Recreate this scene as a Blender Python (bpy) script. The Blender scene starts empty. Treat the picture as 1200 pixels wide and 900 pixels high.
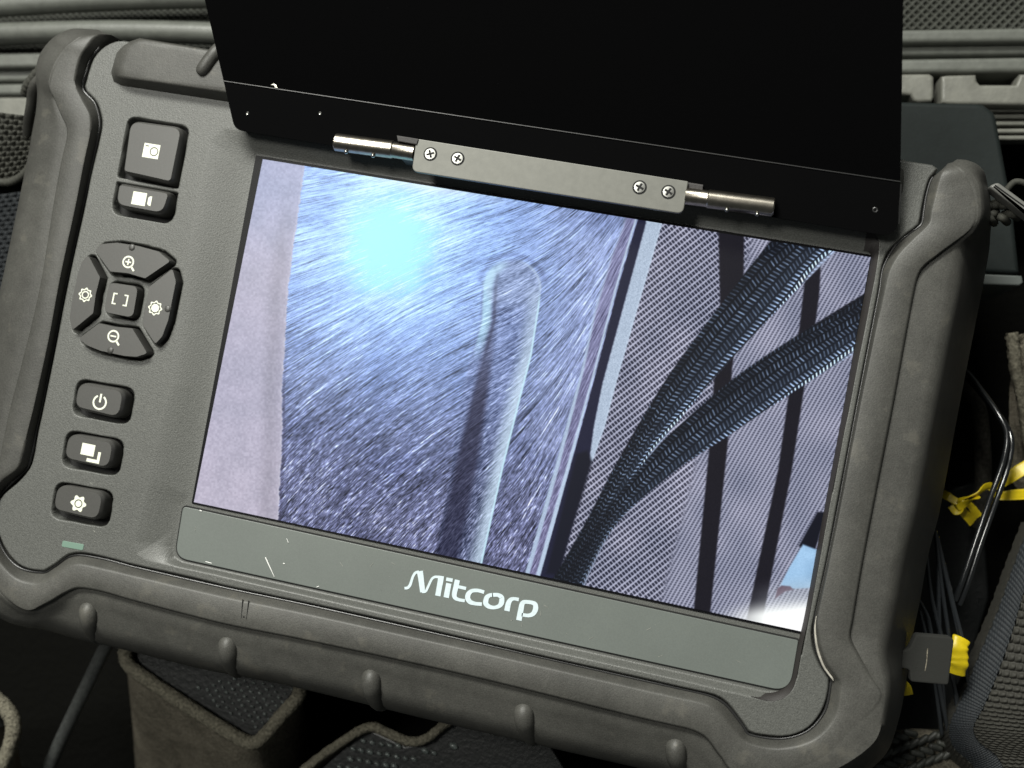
import bpy, math, random
import numpy as np
from mathutils import Matrix, Vector
random.seed(4); rng = np.random.RandomState(4)
SC = bpy.context.scene
COL = SC.collection

# ------------------------------------------------------------------ camera
# world frame: the monitor's screen lies in z = 0, x along its long side, y towards its top edge (millimetres in code, metres in Blender)
FPX = 1300.0
CORN = [(307, 187), (1021, 303), (942, 740), (227, 587)]
SW, SH = 154.0, 90.0
def _pose():
    src = [(-SW/2, SH/2), (SW/2, SH/2), (SW/2, -SH/2), (-SW/2, -SH/2)]
    A = []
    for (x, y), (px, py) in zip(src, CORN):
        u, v = (px-600)/FPX, (py-450)/FPX
        A.append([x, y, 1, 0, 0, 0, -u*x, -u*y, -u]); A.append([0, 0, 0, x, y, 1, -v*x, -v*y, -v])
    H = np.linalg.svd(np.array(A))[2][-1].reshape(3, 3)
    if H[2, 2] < 0: H = -H
    a, b, t = H.T
    s = (np.linalg.norm(a)+np.linalg.norm(b))/2
    M = np.stack([a/s, b/s, np.cross(a, b)/s/s], 1)
    U, _, V = np.linalg.svd(M)
    return U @ V, t/s
R, T = _pose()
CAM = -R.T @ T
def P(px, py, z=0.0):
    """point of the photograph's pixel ray on the level z (mm)"""
    d = R.T @ np.array([(px-600)/FPX, (py-450)/FPX, 1.0])
    k = (z-CAM[2])/d[2]
    return CAM+d*k
def PL(px, py, o, n):
    d = R.T @ np.array([(px-600)/FPX, (py-450)/FPX, 1.0])
    return CAM+d*(np.dot(o-CAM, n)/np.dot(d, n))
def PM(pts, z): return np.array([P(x, y, z) for x, y in pts])

cd = bpy.data.cameras.new('camera'); cam = bpy.data.objects.new('camera', cd); COL.objects.link(cam)
rm = R.T @ np.diag([1, -1, -1.0])
cam.matrix_world = Matrix([[*rm[i], CAM[i]*0.001] for i in range(3)]+[[0, 0, 0, 1]])
cd.sensor_width = 36; cd.lens = FPX*36/1200; cd.clip_start = 0.005; cd.clip_end = 20
cd.dof.use_dof = True; cd.dof.focus_distance = 0.272; cd.dof.aperture_fstop = 13
SC.camera = cam
# ------------------------------------------------------------------ light
W = bpy.data.worlds.new('World'); SC.world = W; W.use_nodes = True
bg = W.node_tree.nodes['Background']; bg.inputs[0].default_value = (0.93, 1.0, 0.97, 1); bg.inputs[1].default_value = 0.055
def area(name, loc, target, sx, sy, power, col):
    l = bpy.data.lights.new(name, 'AREA'); l.shape = 'RECTANGLE'; l.size = sx; l.size_y = sy; l.energy = power; l.color = col
    o = bpy.data.objects.new(name, l); COL.objects.link(o); o.location = loc
    o.rotation_euler = (Vector(target)-Vector(loc)).to_track_quat('-Z', 'Y').to_euler()
    return o
area('overhead_light', (-0.42, 0.85, 0.92), (0, 0, 0), 0.55, 0.22, 27, (1.0, 1.0, 0.93))
area('overhead_light', (-0.40, 0.20, 1.05), (0.02, 0.0, 0), 0.25, 0.2, 6, (1.0, 0.99, 0.92))  # fill lamp, added to brighten the pockets below the monitor
SC.view_settings.view_transform = 'Standard'; SC.view_settings.look = 'None'
SC.view_settings.exposure = 0; SC.view_settings.gamma = 1
try: SC.view_settings.use_curve_mapping = False
except Exception: pass

# ------------------------------------------------------------------ materials
def mat(name, col, rough=0.5, metal=0.0, spec=0.5, bump=None, var=None, wear=None, coat=0):
    """bump = list of (scale per mm, strength, distance mm); var = (scale, dark factor, light factor)"""
    m = bpy.data.materials.new(name); m.use_nodes = True
    nt = m.node_tree; N = nt.nodes; L = nt.links; b = N['Principled BSDF']
    b.inputs['Base Color'].default_value = (*col, 1); b.inputs['Roughness'].default_value = rough
    b.inputs['Metallic'].default_value = metal; b.inputs['Specular IOR Level'].default_value = spec
    if coat: b.inputs['Coat Weight'].default_value = coat; b.inputs['Coat Roughness'].default_value = .15
    tc = N.new('ShaderNodeTexCoord')
    def noise(sc, det=2, rgh=.5, vec=None):
        n = N.new('ShaderNodeTexNoise'); n.inputs['Scale'].default_value = sc*1000; n.inputs['Detail'].default_value = det
        n.inputs['Roughness'].default_value = rgh; L.new(vec or tc.outputs['Object'], n.inputs['Vector']); return n
    colsock = None
    if var:
        acc = None
        for (sc, lo, hi) in var:
            n = noise(sc, 3, .6); mr = N.new('ShaderNodeMapRange')
            mr.inputs['From Min'].default_value = .3; mr.inputs['From Max'].default_value = .7
            mr.inputs['To Min'].default_value = lo; mr.inputs['To Max'].default_value = hi
            L.new(n.outputs['Fac'], mr.inputs['Value'])
            if acc is None: acc = mr.outputs[0]
            else:
                mm = N.new('ShaderNodeMath'); mm.operation = 'MULTIPLY'; L.new(acc, mm.inputs[0]); L.new(mr.outputs[0], mm.inputs[1]); acc = mm.outputs[0]
        mx = N.new('ShaderNodeVectorMath'); mx.operation = 'SCALE'; mx.inputs[0].default_value = col; L.new(acc, mx.inputs['Scale'])
        colsock = mx.outputs[0]
    if wear:   # (scale, threshold, colour, amount) dust and scuffs
        for (sc, th, wc, am) in wear:
            n = noise(sc, 4, .65); mr = N.new('ShaderNodeMapRange')
            mr.inputs['From Min'].default_value = th; mr.inputs['From Max'].default_value = th+.08
            mr.inputs['To Max'].default_value = am; L.new(n.outputs['Fac'], mr.inputs['Value'])
            mi = N.new('ShaderNodeMix'); mi.data_type = 'RGBA'
            if colsock: L.new(colsock, mi.inputs['A'])
            else: mi.inputs['A'].default_value = (*col, 1)
            mi.inputs['B'].default_value = (*wc, 1); L.new(mr.outputs[0], mi.inputs['Factor']); colsock = mi.outputs['Result']
    if colsock: L.new(colsock, b.inputs['Base Color'])
    if bump:
        prev = None
        for (sc, st, di) in bump:
            n = noise(sc, 2, .6); bn = N.new('ShaderNodeBump'); bn.inputs['Strength'].default_value = st
            bn.inputs['Distance'].default_value = di*.001; L.new(n.outputs['Fac'], bn.inputs['Height'])
            if prev: L.new(prev, bn.inputs['Normal'])
            prev = bn.outputs['Normal']
        L.new(prev, b.inputs['Normal'])
    return m
DUST = (.28, .27, .24)
M = {}
M['housing'] = mat('housing_plastic', (.088, .090, .083), .44, bump=[(2.6, .8, .09), (5.0, .5, .05)], var=[(.02, .93, 1.06), (3.2, .72, 1.32)], wear=[(1.4, .74, DUST, .4)])
M['rubber'] = mat('bumper_rubber', (.060, .059, .053), .5, spec=.42, bump=[(.9, .25, .10), (2.8, .6, .07)], var=[(.03, .78, 1.2), (.28, .88, 1.12), (3.2, .78, 1.26)], wear=[(.12, .60, (.10, .095, .08), .5), (.45, .68, (.13, .12, .10), .5), (1.8, .76, DUST, .5)])
M['key'] = mat('key_rubber', (.060, .059, .055), .40, bump=[(3.0, .2, .04)], var=[(2.5, .93, 1.07)])
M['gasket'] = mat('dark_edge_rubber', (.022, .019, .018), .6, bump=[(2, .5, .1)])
M['glass'] = mat('black_glass', (.003, .003, .004), .4, spec=.12)
M['white'] = mat('white_print', (.80, .82, .68), .5)
M['logo'] = mat('pale_print', (.62, .72, .76), .45, var=[(1.2, .9, 1.05)])
M['ink'] = mat('dark_print', (.03, .03, .03), .5)
M['plate'] = mat('brushed_name_plate', (.128, .143, .132), .40, metal=.0, spec=.6, var=[(.04, .94, 1.06), (3.5, .93, 1.07)], bump=[(4, .12, .03)], wear=[(1.1, .80, (.4, .4, .38), .5)])
M['led'] = mat('led_window', (.16, .25, .20), .35)
M['shade'] = mat('black_shade_coating', (.0012, .0012, .0014), .8, spec=.04, bump=[(2, .2, .05)], wear=[(.35, .765, (.05, .05, .05), .4)])
M['shade_edge'] = mat('worn_shade_edge', (.045, .045, .045), .35, metal=.6)
M['alu'] = mat('anodised_aluminium', (.135, .135, .12), .5, metal=.3, var=[(.5, .92, 1.06)], bump=[(3, .15, .03)])
M['steel'] = mat('polished_steel', (.38, .35, .30), .30, metal=1.0, var=[(.6, .75, 1.1)], bump=[(1.2, .1, .05)])
M['screw'] = mat('screw_steel', (.34, .34, .32), .35, metal=1.0)
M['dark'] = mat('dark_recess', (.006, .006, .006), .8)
M['chip'] = mat('bare_metal_chip', (.75, .72, .6), .4, metal=.4)
M['fibre'] = mat('white_lint', (.85, .85, .82), .8)
M['case'] = mat('case_plastic', (.105, .11, .097), .42, bump=[(.8, .4, .15)], var=[(.3, .85, 1.12)])
M['caselight'] = mat('case_hinge_plastic', (.145, .145, .125), .5, bump=[(.8, .5, .2)], var=[(.2, .8, 1.12)])
M['net'] = mat('case_netting', (.034, .036, .029), .8, var=[(.6, .7, 1.3)])
M['box'] = mat('adapter_plastic', (.009, .0125, .012), .65, spec=.22, bump=[(1, .3, .1)], var=[(.4, .9, 1.1)])
M['boxrim'] = mat('adapter_rim', (.09, .10, .095), .5)
M['felt'] = mat('grey_felt', (.15, .135, .105), .95, spec=.1, bump=[(.9, 1.0, .5), (2.6, 1.0, .3)], var=[(.12, .7, 1.3), (1.6, .6, 1.5)])
M['feltedge'] = mat('worn_felt_edge', (.14, .13, .10), .95, spec=.1, bump=[(1.4, 1.0, .5)], var=[(1.3, .5, 1.5)])
M['liner'] = mat('black_liner', (.006, .007, .007), .45, bump=[(.7, .5, .3)])
M['bead'] = mat('liner_bead', (.10, .115, .11), .3, var=[(.3, .5, 1.3)])
M['cable'] = mat('cable_sheath', (.045, .048, .046), .5, var=[(.8, .7, 1.4)], bump=[(1.2, .3, .1)])
M['wire'] = mat('wire_insulation', (.010, .011, .012), .2, coat=.8)
M['yellow'] = mat('yellow_plastic', (.70, .53, .01), .38, var=[(.5, .85, 1.1)], bump=[(.8, .3, .2)])
M['web'] = mat('strap_webbing', (.032, .032, .025), .8, var=[(1.5, .6, 1.4)])
M['nylon'] = mat('pouch_nylon', (.024, .023, .018), .75, var=[(1.5, .7, 1.35)])
M['tape'] = mat('pouch_binding', (.012, .015, .018), .7, var=[(1.5, .7, 1.3)])
M['floor'] = mat('case_floor_foam', (.0035, .0035, .003), .95, spec=.05, bump=[(.4, 1, .6)])

# ------------------------------------------------------------------ mesh helpers (all in mm, world coordinates)
def empty(name, loc, label, cat, group=None):
    o = bpy.data.objects.new(name, None); COL.objects.link(o); o.location = [c*.001 for c in loc]
    o.empty_display_size = .01
    o['label'] = label; o['category'] = cat
    if group: o['group'] = group
    o['_off'] = [float(c) for c in loc]
    return o
def off(o):
    while o is not None:
        if '_off' in o: return np.array(list(o['_off']))
        o = o.parent
    return np.zeros(3)
def obj(name, vf, m, parent=None, smooth=38, label=None, cat=None, group=None, kind=None):
    v, f = vf
    v = np.asarray(v, float)
    o_ = off(parent) if parent is not None else v.mean(0)
    me = bpy.data.meshes.new(name); me.from_pydata(((v-o_)*.001).tolist(), [], [tuple(map(int, q)) for q in f] if not isinstance(f, np.ndarray) else f.tolist())
    me.materials.append(m)
    if smooth:
        me.shade_smooth()
        if smooth < 180: me.set_sharp_from_angle(angle=math.radians(smooth))
    me.update()
    o = bpy.data.objects.new(name, me); COL.objects.link(o)
    if parent is not None: o.parent = parent
    else:
        o.location = o_*.001
        if kind != 'structure' or True: o['_off'] = [float(c) for c in o_]
    if label: o['label'] = label
    if cat: o['category'] = cat
    if group: o['group'] = group
    if kind: o['kind'] = kind
    return o
def join(parts):
    V = []; F = []; n = 0
    for v, f in parts:
        v = np.asarray(v, float); V.append(v); F += [tuple(int(i)+n for i in q) for q in f]; n += len(v)
    return np.concatenate(V), F
def catmull(pts, n=8, closed=False):
    p = np.asarray(pts, float); k = len(p); out = []
    rngk = range(k if closed else k-1)
    for i in rngk:
        if closed: a, b, c, d = p[(i-1) % k], p[i], p[(i+1) % k], p[(i+2) % k]
        else: a, b, c, d = p[max(i-1, 0)], p[i], p[i+1], p[min(i+2, k-1)]
        # limit the tangents so that uneven spacing does not overshoot
        L = np.linalg.norm(c-b)+1e-9
        t1 = (c-a)*.5; t2 = (d-b)*.5
        for t in (t1, t2):
            l = np.linalg.norm(t)
            if l > L: t *= L/l
        for j in range(n):
            s = j/n
            h = (2*s**3-3*s**2+1, s**3-2*s**2+s, -2*s**3+3*s**2, s**3-s**2)
            out.append(h[0]*b+h[1]*t1+h[2]*c+h[3]*t2)
    if not closed: out.append(p[-1])
    return np.array(out)
def round_poly(pts, r, n=6):
    """2D/3D polygon with corners rounded by radius r (number or list)"""
    p = np.asarray(pts, float); k = len(p); out = []
    for i in range(k):
        rr = r[i] if hasattr(r, '__len__') else r
        a, b, c = p[i-1], p[i], p[(i+1) % k]
        u = a-b; w = c-b; lu = np.linalg.norm(u); lw = np.linalg.norm(w); u /= lu; w /= lw
        ang = math.acos(max(-1, min(1, float(np.dot(u, w)))))
        d = min(rr/max(math.tan(ang/2), 1e-3), lu*.49, lw*.49)
        if rr <= 0 or ang > 3.1: out.append(b); continue
        q0 = b+u*d; q1 = b+w*d
        for j in range(n+1):
            t = j/n; out.append((1-t)**2*q0+2*t*(1-t)*b+t*t*q1)
    return np.array(out)
def resample(p, step, closed=True):
    p = np.asarray(p, float); q = np.vstack([p, p[:1]]) if closed else p
    d = np.r_[0, np.cumsum(np.linalg.norm(np.diff(q, axis=0), axis=1))]
    n = max(4, int(d[-1]/step)); s = np.linspace(0, d[-1], n+1)
    if closed: s = s[:-1]
    return np.stack([np.interp(s, d, q[:, i]) for i in range(q.shape[1])], 1)
def area2(p): x, y = p[:, 0], p[:, 1]; return .5*np.sum(x*np.roll(y, -1)-np.roll(x, -1)*y)
def grow(p, d):
    """offset a counter-clockwise outline outwards by d in its x, y"""
    e = np.roll(p, -1, 0)-np.roll(p, 1, 0); n = np.stack([e[:, 1], -e[:, 0]], 1); n /= np.linalg.norm(n, axis=1)[:, None]+1e-9
    q = p.copy(); q[:, :2] += n*d; return q
def ccw(p): return p if area2(p) > 0 else p[::-1]
def rings(rs, cap0=True, cap1=True, closed=True):
    """loft equal-length rings; caps as ngons"""
    n = len(rs[0]); V = np.concatenate(rs); F = []
    for k in range(len(rs)-1):
        for i in range(n if closed else n-1):
            j = (i+1) % n
            F.append((k*n+i, k*n+j, (k+1)*n+j, (k+1)*n+i))
    if cap0: F.append(tuple(range(n))[::-1])
    if cap1: F.append(tuple((len(rs)-1)*n+i for i in range(n)))
    return V, F
def setz(p, z): q = np.array(p, float)[:, :2]; return np.c_[q, np.full(len(q), z)]
def plate(poly, ztop, zbot, bev=.3, flare=0.0, seg=2):
    """solid slab with softened top edge; poly is the outline of the top face"""
    p = ccw(np.asarray(poly, float)[:, :2]); p = np.c_[p, np.zeros(len(p))]
    rs = [setz(grow(p, flare), zbot)]
    for k in range(seg+1):
        a = math.pi/2*k/seg
        rs.append(setz(grow(p, -bev*(1-math.cos(a))), ztop-bev*(1-math.sin(a))))
    if bev >= .05: rs.append(setz(grow(p, -bev-min(.15, bev)), ztop))
    return rings(rs)
def tube(path, r, n=10, cap=True, flat=None):
    path = np.asarray(path, float); m = len(path); r = np.broadcast_to(r, (m,))
    t = np.gradient(path, axis=0); t /= np.linalg.norm(t, axis=1)[:, None]+1e-12
    up = np.array([0, 0, 1.0]); rs = []
    for i in range(m):
        s = np.cross(t[i], up)
        if np.linalg.norm(s) < .05: s = np.cross(t[i], [0, 1, 0])
        s /= np.linalg.norm(s); w = np.cross(s, t[i])
        a = np.linspace(0, 2*math.pi, n, endpoint=False)
        rs.append(path[i]+r[i]*(np.cos(a)[:, None]*s+np.sin(a)[:, None]*w*(flat or 1)))
    return rings(rs, cap, cap)
def capsule(a, b, r, n=12, flat=1.0):
    a = np.asarray(a, float); b = np.asarray(b, float); d = b-a; L = np.linalg.norm(d); d = d/L
    ts = []; rr = []
    for k in range(5): al = math.pi/2*k/4; ts.append(-r*math.cos(al)); rr.append(max(r*math.sin(al), .02))
    for k in range(5): al = math.pi/2*k/4; ts.append(L+r*math.sin(al)); rr.append(max(r*math.cos(al), .02))
    return tube(np.array([a+d*t for t in ts]), rr, n, flat=flat)
def grid(Pts):
    """Pts array (nu, nv, 3) -> quads"""
    nu, nv, _ = Pts.shape; idx = np.arange(nu*nv).reshape(nu, nv)
    F = np.stack([idx[:-1, :-1], idx[1:, :-1], idx[1:, 1:], idx[:-1, 1:]], -1).reshape(-1, 4)
    return Pts.reshape(-1, 3), F
def patch(c, nu, nv):
    """bilinear patch from four corners c (00, 10, 11, 01)"""
    c = [np.asarray(q, float) for q in c]
    u = np.linspace(0, 1, nu)[:, None, None]; v = np.linspace(0, 1, nv)[None, :, None]
    return (1-u)*(1-v)*c[0]+u*(1-v)*c[1]+u*v*c[2]+(1-u)*v*c[3], u[..., 0], v[..., 0]
def sd(poly, X, Y):
    """signed distance to a closed polygon (negative inside), arrays X, Y"""
    p = np.asarray(poly, float)[:, :2]; x = X.ravel().astype(np.float32); y = Y.ravel().astype(np.float32)
    best = np.full(x.shape, 1e9, np.float32); ins = np.zeros(x.shape, bool)
    q = np.roll(p, -1, 0)
    for (ax, ay), (bx, by) in zip(p, q):
        dx, dy = bx-ax, by-ay; L = dx*dx+dy*dy
        if L < 1e-12: continue
        t = np.clip(((x-ax)*dx+(y-ay)*dy)/L, 0, 1)
        d = (x-ax-t*dx)**2+(y-ay-t*dy)**2; np.minimum(best, d, out=best)
        if ay != by:
            c = ((ay > y) != (by > y)) & (x < dx*(y-ay)/dy+ax); ins ^= c
    d = np.sqrt(best); d[ins] *= -1
    return d.reshape(X.shape)
def sstep(a, b, x): t = np.clip((x-a)/(b-a), 0, 1); return t*t*(3-2*t)
NT = rng.rand(512, 512).astype(np.float32)
def nz(x, y):
    """bilinear value noise, one cell per unit"""
    xi = np.floor(x).astype(int); yi = np.floor(y).astype(int); fx = x-xi; fy = y-yi
    fx = fx*fx*(3-2*fx); fy = fy*fy*(3-2*fy)
    a = NT[yi % 512, xi % 512]; b = NT[yi % 512, (xi+1) % 512]; c = NT[(yi+1) % 512, xi % 512]; d = NT[(yi+1) % 512, (xi+1) % 512]
    return (a*(1-fx)+b*fx)*(1-fy)+(c*(1-fx)+d*fx)*fy

# ================================================================== the monitor
HZ, KZ, BZ = 2.0, 4.2, 4.4        # level of the housing, of the key tops, of the bumper face
MON = empty('inspection_monitor', (0, 0, -40), 'rugged grey handheld inspection monitor with lit screen and rubber bumper, lying in the open case', 'monitor')

Apx = [(143, 47), (128, 50.7), (117, 58.7), (109, 69), (104, 82.7), (100.7, 94.7), (98.7, 105), (106, 113), (113, 121), (117.5, 134), (119, 146.7), (116, 164), (110.7, 186.7), (105, 210.7), (100, 237), (80, 328), (66, 400), (51, 475), (44, 506.7), (40, 530.7), (34.7, 548), (20, 565), (4, 578.7), (-3, 592), (-3, 620), (3.5, 639), (12.5, 653), (23, 663), (35.5, 668), (52, 670), (56, 668), (66, 662), (80, 651.5), (89, 649), (99.6, 649), (124, 654), (158, 663), (222, 677), (267, 688), (360, 707.5), (450, 727), (550, 750), (650, 773), (750, 795), (800, 806.7), (833, 814), (846.7, 820), (858, 831.7), (871.7, 850), (877, 858), (882, 860), (896.7, 862.5), (916.7, 864), (933, 861), (950, 851.7), (963, 835), (970, 816.7), (972.5, 798), (971, 793), (963, 781.7), (956.7, 768), (953, 755), (952, 740), (954.7, 724), (967, 667.6), (979.6, 603.5), (1005, 470), (1030, 340), (1034, 314), (1040, 298), (1048, 288), (1064, 274), (1077, 264), (1080, 250), (1084, 230), (1090, 210), (1100, 198), (1090, 192)]
A = PM(Apx, 1.6); A = ccw(resample(catmull(A, 6, True), 1.6))
Rpx = [(262, 150), (1005, 268), (1022, 273), (1030, 281), (1030, 292), (1024.6, 328), (970, 603), (951, 707), (940, 758), (933, 795), (929, 807), (921, 816), (910, 821), (900, 822), (880, 817), (800, 798), (517, 735), (360, 698.7), (249, 673), (192, 661), (171, 657), (160, 649), (158, 635), (173, 567), (187, 500), (200, 450), (215, 330), (230, 233), (246, 165)]
Fpx = [(302, 181), (1021, 297), (1024, 300), (943, 745), (931, 795), (925, 805), (912, 811), (900, 811), (214, 659), (204, 652), (202, 640), (213, 592), (222, 580)]
RP = ccw(PM(Rpx, HZ)); FP = ccw(PM(Fpx, 0))

# keys: (name, outline of the top face in the photograph, corner radius mm)
keys = [
 ('camera_button', [(146, 200), (154, 143), (212, 151), (199.5, 212)], [.8, 2.2, 2.2, .8]),
 ('video_button', [(140.5, 217), (197, 227), (190, 249), (137, 239)], [.6, .8, 2.4, 2.4]),
 ('power_button', [(88.5, 476), (93, 450), (144, 459), (138.5, 488)], 2.2),
 ('window_button', [(76.5, 536), (81, 510.5), (132, 519), (126.5, 547.5)], 2.2),
 ('settings_button', [(63.5, 596), (68, 570.5), (120, 579.5), (114, 608)], 2.2),
 ('focus_button', [(128, 331), (161.5, 336), (155.5, 372), (122, 365.5)], 1.6),
 ('zoom_in_button', [(111.5, 293.5), (119, 286), (137, 284.5), (160, 288), (186, 295), (199.5, 306), (170, 326), (150, 320), (129, 318)], [.5, 1.2, 1, 1, 1.2, .5, .4, .8, .4]),
 ('zoom_out_button', [(116, 379), (134, 383), (155, 385), (172.5, 414), (160, 418), (146, 417), (118, 411), (103, 405), (92, 397)], [.4, .8, .4, .5, 1.2, 1, 1, 1.2, .5]),
 ('dim_button', [(103.5, 299.5), (117, 325), (112, 345), (109, 367), (84.5, 387), (81.5, 373), (85, 350), (91, 322), (96, 307)], [.5, .4, .8, .4, .5, 1.2, 1, 1, 1.2]),
 ('bright_button', [(202, 315), (206, 330), (202, 350), (197, 375), (190, 394), (182, 403), (167, 380), (171, 358), (175, 336)], [.5, 1.2, 1, 1, 1.2, .5, .4, .8, .4]),
]
K = {}
PW = [(84, 486), (91, 443.5), (158.5, 455.5), (152, 498)]
WELL = {k: ccw(resample(round_poly(PM(p, HZ)[:, :2], r), .35)) for k, p, r in (
    ('camera_button', [(138, 207.5), (150.5, 136), (222, 148.5), (208.8, 221)], [.4, 2.6, 2.6, .4]),
    ('video_button', [(137, 213), (208.5, 226), (202, 263), (130.5, 250.5)], [.4, .4, 3, 3]),
    ('power_button', PW, 2.8), ('window_button', [(x-12.5, y+60.3) for x, y in PW], 2.8), ('settings_button', [(x-25, y+120.5) for x, y in PW], 2.8))}
for nm, px, r in keys:
    K[nm] = ccw(resample(round_poly(PM(px, KZ)[:, :2], r), .35))

# front shell as one continuous sheet, 0.25 mm cells
st = .25
x0, y0 = A[:, 0].min()-1, A[:, 1].min()-1; x1, y1 = A[:, 0].max()+1, A[:, 1].max()+1
gx = np.arange(x0, x1, st); gy = np.arange(y0, y1, st); GX, GY = np.meshgrid(gx, gy, indexing='ij')
sA = sd(A, GX, GY); sR = sd(RP, GX, GY); sF = sd(FP, GX, GY)
dF = np.maximum(sF, 0); dR = np.maximum(-sR, 0)
tt = dF/(dF+dR+1e-6)
tt = np.where(sF < 0, 0, np.where(sR > 0, 1, tt))
Z = HZ*(.65*tt+.35*tt*tt*(3-2*tt))
Z -= 1.6*sstep(-.55, .25, sA)
for nm, p in K.items():
    bx0, by0 = p.min(0)-3; bx1, by1 = p.max(0)+3
    i0, i1 = np.searchsorted(gx, [bx0, bx1]); j0, j1 = np.searchsorted(gy, [by0, by1])
    s = sd(p, GX[i0:i1, j0:j1], GY[i0:i1, j0:j1])
    wl = WELL.get(nm)
    if wl is not None:
        s = sd(wl, GX[i0:i1, j0:j1], GY[i0:i1, j0:j1]); Z[i0:i1, j0:j1] = np.minimum(Z[i0:i1, j0:j1], HZ-4.6*sstep(.12, -.38, s)); continue
    gr = {'camera_button': 1.30, 'video_button': 1.30}.get(nm, .66)
    lip = .18*np.exp(-((s-gr-.35)/.35)**2)
    Z[i0:i1, j0:j1] = np.minimum(Z[i0:i1, j0:j1], HZ-4.2*sstep(gr+.3, gr-.25, s)+0*lip)
keep = sA < .35
scr = (GX > -SW/2+2) & (GX < SW/2-2) & (GY > -SH/2+2) & (GY < SH/2-2)
keep &= ~scr
cell = keep[:-1, :-1] & keep[1:, :-1] & keep[1:, 1:] & keep[:-1, 1:]
idx = np.arange(GX.size).reshape(GX.shape)
F4 = np.stack([idx[:-1, :-1], idx[1:, :-1], idx[1:, 1:], idx[:-1, 1:]], -1)[cell]
used = np.unique(F4); remap = np.zeros(GX.size, int); remap[used] = np.arange(len(used))
HV = np.stack([GX.ravel(), GY.ravel(), Z.ravel()], 1)[used]
obj('front_shell', (HV, remap[F4]), M['housing'], MON, smooth=180)

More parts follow.
